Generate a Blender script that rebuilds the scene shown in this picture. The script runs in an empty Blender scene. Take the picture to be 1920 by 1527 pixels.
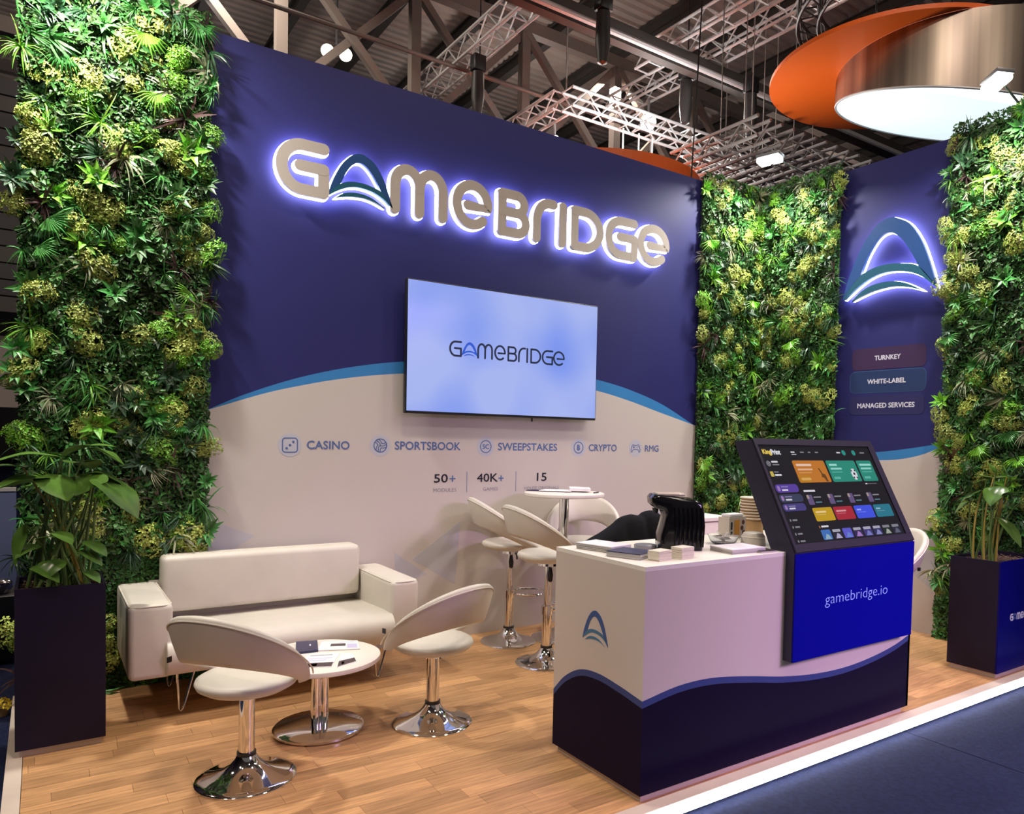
import bpy, bmesh, math, random
import numpy as np
from mathutils import Matrix, Vector
PI = math.pi
random.seed(7)
scn = bpy.context.scene
COL = scn.collection

# ------------------------------------------------------------------ camera, world, exposure
cam_d = bpy.data.cameras.new('camera')
cam = bpy.data.objects.new('camera', cam_d)
COL.objects.link(cam)
cam_d.sensor_fit = 'HORIZONTAL'
cam_d.sensor_width = 36.0
cam_d.lens = 36.0 * 1389.67 / 1920
cam_d.shift_x = -(1050.48 - 960.0) / 1920
cam_d.shift_y = (870.69 - 763.5) / 1920
cam_d.clip_end = 200
yaw, pitch, roll = math.radians(34.975), math.radians(-1.9532), math.radians(1.2298)
fwd = Vector((math.sin(yaw) * math.cos(pitch), math.cos(yaw) * math.cos(pitch), math.sin(pitch)))
rgt = Vector((math.cos(yaw), -math.sin(yaw), 0))
upv = rgt.cross(fwd)
r2 = rgt * math.cos(roll) + upv * math.sin(roll)
u2 = -rgt * math.sin(roll) + upv * math.cos(roll)
cam.matrix_world = Matrix(((r2.x, u2.x, -fwd.x, -0.26396), (r2.y, u2.y, -fwd.y, -4.95318),
                           (r2.z, u2.z, -fwd.z, 1.5), (0, 0, 0, 1)))
scn.camera = cam
scn.view_settings.view_transform = 'Standard'
scn.view_settings.look = 'None'
scn.view_settings.gamma = 1
scn.view_settings.use_curve_mapping = False
scn.view_settings.exposure = 0.0
world = bpy.data.worlds.new('hall_ambience')
scn.world = world
world.use_nodes = True
world.node_tree.nodes['Background'].inputs[0].default_value = (1.0, 0.93, 0.9, 1)
world.node_tree.nodes['Background'].inputs[1].default_value = 0.11


def area_light(name, loc, target, sx, sy, power, color, spread=180):
    d = bpy.data.lights.new(name, 'AREA')
    d.shape = 'RECTANGLE'
    d.size, d.size_y = sx, sy
    d.energy = power
    d.color = color
    d.spread = math.radians(spread)
    o = bpy.data.objects.new(name, d)
    COL.objects.link(o)
    o.location = loc
    o.rotation_euler = (Vector(target) - Vector(loc)).to_track_quat('-Z', 'Y').to_euler()
    return o


# assumed high bay lamps (warm white) above stand and aisle, lights without bodies
for i, (x, y, p) in enumerate(((0.7, -4.1, 232), (4.4, -4.4, 190), (-5.5, -3.6, 330), (3.0, -8.5, 70), (10, -5, 150), (2, 7, 200), (10, 8, 200), (-5, 3, 150))):
    area_light('assumed_hall_lamp_light', (x, y, 9.2), (x, y, 0), 0.6, 0.6, p, (1.0, 0.86, 0.72))
# added point lights without lamp bodies, brightening the roof from below
for i, (x, y, p) in enumerate(((1, 9, 150), (9, 10, 110), (18, 8, 100), (4, 20, 200), (14, 22, 180), (9, 1.5, 50), (-3, -4, 40))):
    d = bpy.data.lights.new('roof_fill_light', 'POINT')
    d.energy, d.shadow_soft_size, d.color = p, 0.4, (1.0, 0.88, 0.80)
    o = bpy.data.objects.new('roof_fill_light', d)
    COL.objects.link(o)
    o.location = (x, y, 8.4)
# added violet light from an assumed, unseen source across the aisle, tints front faces
area_light('assumed_aisle_light', (4.6, -7.2, 3.2), (3.3, -2.7, 0.35), 2.0, 1.2, 29, (0.82, 0.52, 1.0), 50)
# arm floodlights on top of the stand walls
FLOOD = (1.0, 0.97, 0.9)


# ------------------------------------------------------------------ materials
def mat(name, col, rough=0.5, metal=0.0, spec=0.5, emit=None, es=0.0, var=0.0, nscale=6.0, bump=0.0, bscale=60.0,
        islandvar=0.0, objvar=0.0, hue=0.0, coat=0.0, stretch=None, trans=0.0, alpha=1.0):
    m = bpy.data.materials.new(name)
    m.use_nodes = True
    nt = m.node_tree
    N, L = nt.nodes, nt.links
    p = N['Principled BSDF']
    p.inputs['Base Color'].default_value = (*col, 1)
    p.inputs['Roughness'].default_value = rough
    p.inputs['Metallic'].default_value = metal
    p.inputs['Specular IOR Level'].default_value = spec
    p.inputs['Coat Weight'].default_value = coat
    p.inputs['Transmission Weight'].default_value = trans
    p.inputs['Alpha'].default_value = alpha
    if emit:
        p.inputs['Emission Color'].default_value = (*emit, 1)
        p.inputs['Emission Strength'].default_value = es
    last = None
    geo = N.new('ShaderNodeNewGeometry')
    pos = geo.outputs['Position']
    if stretch:
        mp = N.new('ShaderNodeMapping')
        mp.inputs['Scale'].default_value = stretch
        L.new(pos, mp.inputs['Vector'])
        pos = mp.outputs['Vector']
    if var > 0:
        nz = N.new('ShaderNodeTexNoise')
        nz.inputs['Scale'].default_value = nscale
        nz.inputs['Detail'].default_value = 5
        L.new(pos, nz.inputs['Vector'])
        mr = N.new('ShaderNodeMapRange')
        mr.inputs['From Min'].default_value = 0.3
        mr.inputs['From Max'].default_value = 0.7
        mr.inputs['To Min'].default_value = 1 - var
        mr.inputs['To Max'].default_value = 1 + var
        L.new(nz.outputs['Fac'], mr.inputs['Value'])
        last = mr.outputs['Result']

    def chain(src, amt):
        nonlocal last
        mr = N.new('ShaderNodeMapRange')
        mr.inputs['To Min'].default_value = 1 - amt
        mr.inputs['To Max'].default_value = 1 + amt
        L.new(src, mr.inputs['Value'])
        if last is None:
            last = mr.outputs['Result']
        else:
            mu = N.new('ShaderNodeMath')
            mu.operation = 'MULTIPLY'
            L.new(last, mu.inputs[0])
            L.new(mr.outputs['Result'], mu.inputs[1])
            last = mu.outputs[0]
    if islandvar > 0:
        chain(geo.outputs['Random Per Island'], islandvar)
    oi = None
    if objvar > 0 or hue > 0:
        oi = N.new('ShaderNodeObjectInfo')
        if objvar > 0:
            chain(oi.outputs['Random'], objvar)
    if last is not None or hue > 0:
        hs = N.new('ShaderNodeHueSaturation')
        hs.inputs['Color'].default_value = (*col, 1)
        if last is not None:
            L.new(last, hs.inputs['Value'])
        if hue > 0:
            mr = N.new('ShaderNodeMapRange')
            mr.inputs['To Min'].default_value = 0.5 - hue
            mr.inputs['To Max'].default_value = 0.5 + hue
            L.new(geo.outputs['Random Per Island'], mr.inputs['Value'])
            L.new(mr.outputs['Result'], hs.inputs['Hue'])
        L.new(hs.outputs['Color'], p.inputs['Base Color'])
    if bump > 0:
        nb = N.new('ShaderNodeTexNoise')
        nb.inputs['Scale'].default_value = bscale
        nb.inputs['Detail'].default_value = 4
        L.new(pos, nb.inputs['Vector'])
        b = N.new('ShaderNodeBump')
        b.inputs['Strength'].default_value = bump
        b.inputs['Distance'].default_value = 0.01
        L.new(nb.outputs['Fac'], b.inputs['Height'])
        L.new(b.outputs['Normal'], p.inputs['Normal'])
    return m


M = {}
M['navy'] = mat('navy_print', (0.0205, 0.0205, 0.122), 0.55, spec=0.25, bump=0.03, bscale=90)
M['cyan'] = mat('cyan_print', (0.04, 0.21, 0.50), 0.5, spec=0.25)
M['whitewall'] = mat('white_print', (0.55, 0.50, 0.465), 0.6, spec=0.25, bump=0.03, bscale=90)
M['tri'] = mat('pale_triangle_print', (0.47, 0.46, 0.50), 0.6, spec=0.25)
M['halo_print'] = mat('icon_disc_print', (0.47, 0.48, 0.54), 0.6, spec=0.25)
M['steelblue'] = mat('steel_blue_print', (0.095, 0.15, 0.33), 0.6, spec=0.2)
M['blacktext'] = mat('black_print', (0.02, 0.02, 0.03), 0.6, spec=0.2)
M['greytext'] = mat('grey_print', (0.25, 0.24, 0.27), 0.6, spec=0.2)
M['palegrey_text'] = mat('pale_grey_print', (0.62, 0.62, 0.72), 0.6, spec=0.2)
M['pill_red'] = mat('maroon_pill_print', (0.048, 0.024, 0.070), 0.5, spec=0.2)
M['pill_blue'] = mat('teal_pill_print', (0.022, 0.040, 0.115), 0.5, spec=0.2)
M['pill_blue_edge'] = mat('teal_pill_edge', (0.04, 0.10, 0.20), 0.5, spec=0.2)
M['pill_grey'] = mat('slate_pill_print', (0.028, 0.028, 0.105), 0.5, spec=0.2)
M['letter'] = mat('letter_face', (0.46, 0.405, 0.36), 0.4, spec=0.4)
M['letter_side'] = mat('letter_return', (0.42, 0.40, 0.44), 0.4)
M['glow'] = mat('led_back_glow', (0.8, 0.85, 1.0), 0.5, emit=(0.80, 0.80, 1.0), es=15.0)
M['logo_blue'] = mat('logo_blue', (0.008, 0.055, 0.20), 0.4)
M['logo_teal'] = mat('logo_teal', (0.006, 0.085, 0.14), 0.4)
M['mark_blue'] = mat('mark_blue_print', (0.035, 0.085, 0.26), 0.5)
M['mark_teal'] = mat('mark_teal_print', (0.05, 0.17, 0.30), 0.5)
M['tvbody'] = mat('tv_black', (0.01, 0.01, 0.012), 0.3)
M['tvlogo'] = mat('tv_logo_dark', (0.005, 0.02, 0.07), 0.4)
M['tvlogo_b'] = mat('tv_logo_blue', (0.01, 0.05, 0.4), 0.4, emit=(0.02, 0.12, 0.7), es=0.5)
M['plank'] = mat('oak_laminate', (0.50, 0.275, 0.125), 0.42, spec=0.35, var=0.26, nscale=5, objvar=0.22, stretch=(1.0, 14.0, 1.0), bump=0.03, bscale=12)
M['subfloor'] = mat('subfloor_brown', (0.16, 0.085, 0.04), 0.7)
M['trimwhite'] = mat('edge_trim_white', (0.60, 0.50, 0.42), 0.45, var=0.06)
M['led'] = mat('led_strip', (1, 1, 1), 0.5, emit=(1.0, 0.96, 0.90), es=24.0)
M['carpet'] = mat('blue_carpet', (0.0135, 0.0185, 0.050), 0.95, spec=0.1, var=0.25, nscale=45, bump=0.5, bscale=220)
M['leather'] = mat('white_leatherette', (0.62, 0.575, 0.50), 0.42, spec=0.4, var=0.03, nscale=8, bump=0.05, bscale=25)
M['piping'] = mat('leather_piping', (0.66, 0.61, 0.53), 0.45)
M['chrome'] = mat('chrome', (0.80, 0.79, 0.78), 0.06, metal=1)
M['black_plastic'] = mat('black_plastic', (0.012, 0.012, 0.014), 0.35)
M['black_gloss'] = mat('black_gloss', (0.005, 0.005, 0.006), 0.13, spec=0.35)
M['tabletop'] = mat('white_tabletop', (0.80, 0.74, 0.66), 0.35)
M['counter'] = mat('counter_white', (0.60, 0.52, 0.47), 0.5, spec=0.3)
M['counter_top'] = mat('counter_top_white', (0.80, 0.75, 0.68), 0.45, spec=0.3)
M['counter_navy'] = mat('counter_navy', (0.006, 0.0025, 0.020), 0.55, spec=0.12)
M['counter_band'] = mat('counter_blue_band', (0.04, 0.06, 0.20), 0.5, spec=0.25)
M['plinth'] = mat('plinth_beige', (0.55, 0.45, 0.38), 0.6)
M['kiosk'] = mat('kiosk_dark', (0.028, 0.024, 0.045), 0.45, spec=0.3)
M['kiosk_blue'] = mat('kiosk_blue_panel', (0.0006, 0.0006, 0.26), 0.5, spec=0.12)
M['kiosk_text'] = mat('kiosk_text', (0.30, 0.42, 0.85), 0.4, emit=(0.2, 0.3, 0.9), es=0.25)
M['screen'] = mat('screen_dark', (0.004, 0.004, 0.005), 0.3, spec=0.12, emit=(0.012, 0.011, 0.013), es=1.0)
M['planter'] = mat('planter_dark', (0.010, 0.006, 0.024), 0.5, spec=0.25)
M['planter_blue'] = mat('planter_blue', (0.0005, 0.0005, 0.13), 0.5, spec=0.12)
M['soil'] = mat('bark_mulch', (0.06, 0.03, 0.018), 0.95, var=0.5, nscale=40, islandvar=0.5)
M['bigleaf'] = mat('big_leaf', (0.075, 0.16, 0.025), 0.28, spec=0.5, var=0.25, nscale=14, objvar=0.3)
M['stem'] = mat('stem_green', (0.12, 0.21, 0.045), 0.5, objvar=0.3)
M['stemy'] = mat('stem_yellow', (0.42, 0.32, 0.06), 0.5)
M['leafmix'] = mat('small_leaves', (0.045, 0.125, 0.024), 0.5, spec=0.35, var=0.55, nscale=3.2, islandvar=0.75, hue=0.035)
M['backing'] = mat('foliage_backing', (0.012, 0.022, 0.010), 0.9)
M['blossom'] = mat('yellow_blossom', (0.36, 0.43, 0.085), 0.6, islandvar=0.45, objvar=0.3, hue=0.03)
M['limeleaf'] = mat('lime_leaf', (0.15, 0.36, 0.025), 0.45, islandvar=0.4, objvar=0.3, hue=0.02)
M['fern'] = mat('fern_green', (0.045, 0.16, 0.03), 0.42, islandvar=0.5, objvar=0.4, hue=0.02)
M['cream'] = mat('cream_blade', (0.30, 0.32, 0.19), 0.5, islandvar=0.4, objvar=0.2)
M['purple'] = mat('purple_blade', (0.075, 0.035, 0.035), 0.5, islandvar=0.5, objvar=0.3)
M['darkblade'] = mat('dark_blade', (0.02, 0.065, 0.025), 0.4, islandvar=0.4, objvar=0.4)
M['steel'] = mat('hall_steel', (0.22, 0.185, 0.165), 0.6)
M['steel_dark'] = mat('hall_steel_dark', (0.06, 0.052, 0.047), 0.6)
M['deck'] = mat('roof_deck', (0.50, 0.42, 0.375), 0.6, var=0.2, nscale=0.6)
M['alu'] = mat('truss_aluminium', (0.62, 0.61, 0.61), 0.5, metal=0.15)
M['truss_dim'] = mat('truss_shaded', (0.27, 0.25, 0.245), 0.55)  # truss aluminium with weaker light painted into its colour
M['blacktruss'] = mat('black_truss', (0.02, 0.018, 0.018), 0.5)
M['orange'] = mat('orange_disc', (0.90, 0.14, 0.008), 0.5)
M['brushed'] = None
M['diffuser'] = mat('lamp_diffuser', (0.9, 1, 1), 0.5, emit=(0.80, 0.95, 1.0), es=0.95)
M['lens'] = mat('lamp_lens', (1, 1, 1), 0.4, emit=(1.0, 0.98, 0.92), es=22)
M['lens_warm'] = mat('lamp_lens_warm', (1, 1, 1), 0.4, emit=(1.0, 0.88, 0.6), es=14)
M['lamp_body'] = mat('lamp_body', (0.25, 0.25, 0.26), 0.4, metal=0.5)
M['paper'] = mat('white_paper', (0.78, 0.76, 0.78), 0.6)
M['paper_edge'] = mat('paper_edges', (0.50, 0.47, 0.46), 0.7, var=0.25, nscale=6, stretch=(1, 1, 160))
M['cardcream'] = mat('card_cream', (0.72, 0.66, 0.55), 0.6)
M['brochure_blue'] = mat('brochure_navy', (0.02, 0.022, 0.07), 0.35)
M['brochure_brown'] = mat('brochure_brown', (0.05, 0.035, 0.035), 0.35)
M['peach'] = mat('peach_print', (0.62, 0.30, 0.20), 0.5)
M['lilac'] = mat('lilac_print', (0.55, 0.52, 0.75), 0.5)
M['jacket'] = mat('black_cloth', (0.008, 0.008, 0.011), 0.9, spec=0.15, bump=0.3, bscale=60)
M['cup_brown'] = mat('kraft_cup', (0.42, 0.25, 0.11), 0.7)
M['cup_white'] = mat('cup_rim_white', (0.75, 0.68, 0.58), 0.6)
M['ceramic'] = mat('ceramic', (0.60, 0.54, 0.47), 0.35)
M['teabox'] = mat('tea_box', (0.56, 0.48, 0.42), 0.55)
M['amber'] = mat('amber_print', (0.62, 0.27, 0.02), 0.5)
M['redbrown'] = mat('redbrown_print', (0.12, 0.02, 0.012), 0.5)
M['foil'] = mat('foil_sachet', (0.50, 0.45, 0.42), 0.35, metal=0.4, islandvar=0.4)
M['glass'] = mat('clear_glass', (0.95, 0.97, 0.97), 0.03, trans=0.95)
M['hallwall'] = mat('hall_wall', (0.055, 0.05, 0.055), 0.8, var=0.2, nscale=0.5)
M['booth_beige'] = mat('booth_beige', (0.34, 0.28, 0.25), 0.7)
M['booth_blue'] = mat('booth_blue', (0.15, 0.19, 0.36), 0.6)
M['skin'] = mat('skin', (0.45, 0.26, 0.18), 0.5)
M['cloth_dark'] = mat('cloth_dark', (0.03, 0.03, 0.04), 0.8)


def brushed():
    m = bpy.data.materials.new('brushed_metal')
    m.use_nodes = True
    N, L = m.node_tree.nodes, m.node_tree.links
    p = N['Principled BSDF']
    p.inputs['Metallic'].default_value = 1
    p.inputs['Roughness'].default_value = 0.32
    p.inputs['Anisotropic'].default_value = 0.6
    tc = N.new('ShaderNodeTexCoord')
    mp = N.new('ShaderNodeMapping')
    mp.inputs['Scale'].default_value = (2.6, 2.6, 0.0)
    nz = N.new('ShaderNodeTexNoise')
    nz.inputs['Scale'].default_value = 1.6
    nz.inputs['Detail'].default_value = 3
    cr = N.new('ShaderNodeValToRGB')
    cr.color_ramp.elements[0].color = (0.22, 0.175, 0.15, 1)
    cr.color_ramp.elements[0].position = 0.35
    cr.color_ramp.elements[1].color = (0.52, 0.43, 0.34, 1)
    cr.color_ramp.elements[1].position = 0.65
    L.new(tc.outputs['Object'], mp.inputs['Vector'])
    L.new(mp.outputs['Vector'], nz.inputs['Vector'])
    L.new(nz.outputs['Fac'], cr.inputs['Fac'])
    L.new(cr.outputs['Color'], p.inputs['Base Color'])
    return m


M['brushed'] = brushed()


def tv_screen():
    m = bpy.data.materials.new('tv_screen')
    m.use_nodes = True
    N, L = m.node_tree.nodes, m.node_tree.links
    p = N['Principled BSDF']
    p.inputs['Base Color'].default_value = (0.01, 0.01, 0.012, 1)
    p.inputs['Roughness'].default_value = 0.12
    tc = N.new('ShaderNodeTexCoord')
    nz = N.new('ShaderNodeTexNoise')
    nz.inputs['Scale'].default_value = 1.4
    nz.inputs['Detail'].default_value = 1
    cr = N.new('ShaderNodeValToRGB')
    cr.color_ramp.elements[0].color = (0.22, 0.34, 0.98, 1)
    cr.color_ramp.elements[0].position = 0.35
    cr.color_ramp.elements[1].color = (0.44, 0.53, 1.0, 1)
    cr.color_ramp.elements[1].position = 0.62
    L.new(tc.outputs['Object'], nz.inputs['Vector'])
    L.new(nz.outputs['Fac'], cr.inputs['Fac'])
    L.new(cr.outputs['Color'], p.inputs['Emission Color'])
    p.inputs['Emission Strength'].default_value = 0.86
    return m


M['tvscreen'] = tv_screen()


def flat(name, col, es=0.75):
    if name not in M:
        M[name] = mat('ui_' + name, tuple(c * 0.08 for c in col), 0.35, spec=0.12, emit=col, es=es)
    return M[name]


# ------------------------------------------------------------------ mesh building
class MB:
    def __init__(self):
        self.v, self.f, self.m, self.s = [], [], [], []

    def add(self, vs, fs, mi=0, smooth=False):
        o = len(self.v)
        self.v.extend(Vector(a) for a in vs)
        for f in fs:
            self.f.append([i + o for i in f])
            self.m.append(mi)
            self.s.append(smooth)
        return self

    def box(self, x0, x1, y0, y1, z0, z1, mi=0):
        vs = [(x, y, z) for z in (z0, z1) for y in (y0, y1) for x in (x0, x1)]
        return self.add(vs, [(0, 2, 3, 1), (4, 5, 7, 6), (0, 1, 5, 4), (2, 6, 7, 3), (0, 4, 6, 2), (1, 3, 7, 5)], mi)

    def rbox(self, x0, x1, y0, y1, z0, z1, r, seg=3, mi=0):
        bm = bmesh.new()
        bmesh.ops.create_cube(bm, size=1)
        for v in bm.verts:
            v.co = Vector(((x0 + x1) / 2 + v.co.x * (x1 - x0), (y0 + y1) / 2 + v.co.y * (y1 - y0), (z0 + z1) / 2 + v.co.z * (z1 - z0)))
        bmesh.ops.bevel(bm, geom=bm.edges[:], offset=r, segments=seg, affect='EDGES', profile=0.5)
        bm.verts.index_update()
        self.add([v.co.copy() for v in bm.verts], [[v.index for v in f.verts] for f in bm.faces], mi, True)
        bm.free()
        return self

    def lathe(self, prof, n=32, c=(0, 0, 0), mi=0, smooth=True):
        vs, fs = [], []
        k = len(prof)
        for i in range(n):
            a = 2 * PI * i / n
            for r, z in prof:
                vs.append((c[0] + r * math.cos(a), c[1] + r * math.sin(a), c[2] + z))
        for i in range(n):
            j = (i + 1) % n
            for q in range(k - 1):
                fs.append((i * k + q, j * k + q, j * k + q + 1, i * k + q + 1))
        if prof[0][0] > 1e-6:
            fs.append([i * k for i in range(n)][::-1])
        if prof[-1][0] > 1e-6:
            fs.append([i * k + k - 1 for i in range(n)])
        return self.add(vs, fs, mi, smooth)

    def tube(self, path, r, n=8, closed=False, mi=0, smooth=True, r1=None):
        P = [Vector(p) for p in path]
        k = len(P)
        vs, fs = [], []
        up = None
        for i in range(k):
            if closed:
                t = (P[(i + 1) % k] - P[i - 1]).normalized()
            else:
                t = (P[min(i + 1, k - 1)] - P[max(i - 1, 0)]).normalized()
            if up is None:
                up = t.orthogonal().normalized()
            else:
                up = (up - t * up.dot(t))
                up = up.normalized() if up.length > 1e-6 else t.orthogonal().normalized()
            w = t.cross(up)
            rr = r if r1 is None else r + (r1 - r) * i / max(1, k - 1)
            for a in range(n):
                an = 2 * PI * a / n
                vs.append(P[i] + (up * math.cos(an) + w * math.sin(an)) * rr)
        for i in range(k if closed else k - 1):
            j = (i + 1) % k
            for a in range(n):
                b = (a + 1) % n
                fs.append((i * n + a, i * n + b, j * n + b, j * n + a))
        if not closed:
            fs.append(list(range(n))[::-1])
            fs.append(list(range((k - 1) * n, k * n)))
        return self.add(vs, fs, mi, smooth)

    def prism(self, pts, z0, z1, mi=0, mside=None, both=True):
        """polygon in local xy, from z0 to z1 (front face at z1)"""
        n = len(pts)
        ar = sum(pts[i][0] * pts[(i + 1) % n][1] - pts[(i + 1) % n][0] * pts[i][1] for i in range(n))
        if ar < 0:
            pts = pts[::-1]
        vs = [(p[0], p[1], z0) for p in pts] + [(p[0], p[1], z1) for p in pts]
        self.add(vs, [list(range(n, 2 * n))] + ([list(range(n))[::-1]] if both else []), mi)
        self.add(vs, [(i, (i + 1) % n, n + (i + 1) % n, n + i) for i in range(n)], mi if mside is None else mside)
        return self

    def ribbon(self, path, w, z0, z1, mi=0, mside=None, capn=8):
        """flat stroke of width w with round ends, extruded in z"""
        P = [Vector((p[0], p[1])) for p in path]
        k = len(P)
        L, R = [], []
        for i in range(k):
            t0 = (P[i] - P[max(i - 1, 0)])
            t1 = (P[min(i + 1, k - 1)] - P[i])
            t = (t0.normalized() if t0.length > 1e-9 else Vector((0, 0))) + (t1.normalized() if t1.length > 1e-9 else Vector((0, 0)))
            t.normalize()
            nn = Vector((-t.y, t.x))
            L.append(P[i] + nn * w / 2)
            R.append(P[i] - nn * w / 2)
        t = (P[-1] - P[-2]).normalized()
        a0 = math.atan2(t.x, -t.y)
        a0 = math.atan2(t.y, t.x) + PI / 2
        cap1 = [P[-1] + Vector((math.cos(a0 - PI * j / capn), math.sin(a0 - PI * j / capn))) * w / 2 for j in range(1, capn)]
        t = (P[0] - P[1]).normalized()
        a1 = math.atan2(t.y, t.x) + PI / 2
        cap0 = [P[0] + Vector((math.cos(a1 - PI * j / capn), math.sin(a1 - PI * j / capn))) * w / 2 for j in range(1, capn)]
        out = L + cap1 + R[::-1] + cap0
        n = len(out)
        vs = [(p.x, p.y, z0) for p in out] + [(p.x, p.y, z1) for p in out]
        iL = list(range(k))
        iR = [k + capn - 1 + (k - 1 - i) for i in range(k)]
        ff, bf = [], []
        for i in range(k - 1):
            q = [iL[i], iR[i], iR[i + 1], iL[i + 1]]
            ff.append([a + n for a in q])
            bf.append(q[::-1])
        c1 = [iL[-1]] + [iR[-1]] + list(range(k + capn - 2, k - 1, -1))
        c0 = [iR[0]] + [iL[0]] + list(range(n - 1, n - capn, -1))
        for c in (c1, c0):
            ff.append([a + n for a in c])
            bf.append(c[::-1])
        self.add(vs, ff + bf, mi)
        self.add(vs, [(i, i + n, (i + 1) % n + n, (i + 1) % n) for i in range(n)], mi if mside is None else mside)
        return self

    def mesh(self, name):
        me = bpy.data.meshes.new(name)
        me.from_pydata([tuple(a) for a in self.v], [], self.f)
        me.polygons.foreach_set('material_index', self.m)
        me.polygons.foreach_set('use_smooth', self.s)
        me.update()
        return me

    def build(self, name, mats, parent=None, loc=None, sharp=0.7, frame=None):
        me = self.mesh(name)
        for m in (mats if isinstance(mats, (list, tuple)) else [mats]):
            me.materials.append(m)
        if sharp and any(self.s):
            me.set_sharp_from_angle(angle=sharp)
        return link(name, me, parent, loc, frame)


def wm(o):
    m = Matrix.LocRotScale(o.location, o.rotation_euler.to_quaternion(), o.scale)
    return wm(o.parent) @ m if o.parent else m


def link(name, me, parent=None, loc=None, frame=None):
    o = bpy.data.objects.new(name, me)
    COL.objects.link(o)
    if parent:
        o.parent = parent
    if frame is not None:
        mm = (wm(parent).inverted() @ frame) if parent else frame
        o.location, q, s = mm.decompose()
        o.rotation_euler = q.to_euler()
        o.scale = s
    elif loc is not None:
        o.location = loc
    return o


def tag(o, label=None, cat=None, group=None, kind=None):
    if label: o['label'] = label
    if cat: o['category'] = cat
    if group: o['group'] = group
    if kind: o['kind'] = kind
    return o


def thing(name, label, cat, loc=(0, 0, 0), rz=0.0, group=None):
    o = bpy.data.objects.new(name, None)
    COL.objects.link(o)
    o.location = loc
    o.rotation_euler = (0, 0, rz)
    o.empty_display_size = 0.1
    return tag(o, label, cat, group)


def copy_tree(o, parent=None):
    c = o.copy()
    COL.objects.link(c)
    if parent: c.parent = parent
    for ch in list(o.children):
        copy_tree(ch, c)
    return c


def frame(o, u, v):
    u, v = Vector(u).normalized(), Vector(v).normalized()
    n = u.cross(v)
    return Matrix(((u.x, v.x, n.x, o[0]), (u.y, v.y, n.y, o[1]), (u.z, v.z, n.z, o[2]), (0, 0, 0, 1)))


def cr_spline(pts, n=8):
    out = []
    P = [Vector((p[0], p[1])) for p in pts]
    for i in range(len(P) - 1):
        p0 = P[i - 1] if i > 0 else P[i] * 2 - P[i + 1]
        p3 = P[i + 2] if i + 2 < len(P) else P[i + 1] * 2 - P[i]
        for j in range(n):
            t = j / n
            out.append(0.5 * ((2 * P[i]) + (P[i + 1] - p0) * t + (2 * p0 - 5 * P[i] + 4 * P[i + 1] - p3) * t * t + (3 * P[i] - p0 - 3 * P[i + 1] + p3) * t ** 3))
    out.append(P[-1])
    return [(p.x, p.y) for p in out]


def interp(tab, x):
    """smooth interpolation through a table of (x, y)"""
    xs = [t[0] for t in tab]
    ys = [t[1] for t in tab]
    n = len(xs)
    if x <= xs[0]: return ys[0] + (x - xs[0]) * (ys[1] - ys[0]) / (xs[1] - xs[0])
    if x >= xs[-1]: return ys[-1] + (x - xs[-1]) * (ys[-1] - ys[-2]) / (xs[-1] - xs[-2])
    i = max(k for k in range(n - 1) if xs[k] <= x)
    h = xs[i + 1] - xs[i]
    t = (x - xs[i]) / h
    d = lambda k: (ys[min(k + 1, n - 1)] - ys[max(k - 1, 0)]) / (xs[min(k + 1, n - 1)] - xs[max(k - 1, 0)])
    return ((2 * t ** 3 - 3 * t * t + 1) * ys[i] + (t ** 3 - 2 * t * t + t) * h * d(i) + (-2 * t ** 3 + 3 * t * t) * ys[i + 1] + (t ** 3 - t * t) * h * d(i + 1))


def text(s, fr, x0, x1, z0, z1, m, parent, name='lettering', bold=0.0, depth=0.0012, shear=0.0):
    cu = bpy.data.curves.new('t', 'FONT')
    cu.body = s
    cu.offset = 0.0 if bold > 0 else bold * 0.3
    cu.shear = shear
    cu.resolution_u = 3
    cu.fill_mode = 'FRONT'
    tmp = bpy.data.objects.new('t', cu)
    COL.objects.link(tmp)
    bpy.context.view_layer.update()
    me = bpy.data.meshes.new_from_object(tmp.evaluated_get(bpy.context.evaluated_depsgraph_get()))
    bpy.data.objects.remove(tmp)
    n = len(me.vertices)
    a = np.empty(n * 3)
    me.vertices.foreach_get('co', a)
    a = a.reshape(-1, 3)
    mn, mx = a.min(0), a.max(0)
    a[:, 0] = x0 + (a[:, 0] - mn[0]) / (mx[0] - mn[0]) * (x1 - x0)
    a[:, 1] = z0 + (a[:, 1] - mn[1]) / (mx[1] - mn[1]) * (z1 - z0)
    a[:, 2] = depth
    if bold > 0:      # a heavier weight: the outline repeated a hair to each side
        dd = bold * 2.6 * (z1 - z0)
        polys = [list(p.vertices) for p in me.polygons]
        vs, fs = [], []
        for k, (ox, oy) in enumerate(((0, 0), (dd, 0), (-dd, 0), (0, dd), (0, -dd))):
            vs += [(p[0] + ox, p[1] + oy, p[2] + 0.00012 * k) for p in a]
            fs += [[i + k * n for i in q] for q in polys]
        bpy.data.meshes.remove(me)
        me = bpy.data.meshes.new(name)
        me.from_pydata(vs, [], fs)
    else:
        me.vertices.foreach_set('co', a.ravel())
    me.name = name
    me.materials.clear()
    me.materials.append(m)
    me.update()
    return link(name, me, parent, frame=fr)


def decal(pts, fr, m, parent, name, z0=0.0, z1=0.0012):
    return MB().prism(pts, z0, z1).build(name, m, parent, frame=fr)


def rect(x0, x1, y0, y1, r=0.0, n=5):
    if r <= 0: return [(x0, y0), (x1, y0), (x1, y1), (x0, y1)]
    out = []
    for cx, cy, a in ((x1 - r, y0 + r, -90), (x1 - r, y1 - r, 0), (x0 + r, y1 - r, 90), (x0 + r, y0 + r, 180)):
        for i in range(n + 1):
            t = math.radians(a + 90 * i / n)
            out.append((cx + r * math.cos(t), cy + r * math.sin(t)))
    return out


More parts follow.
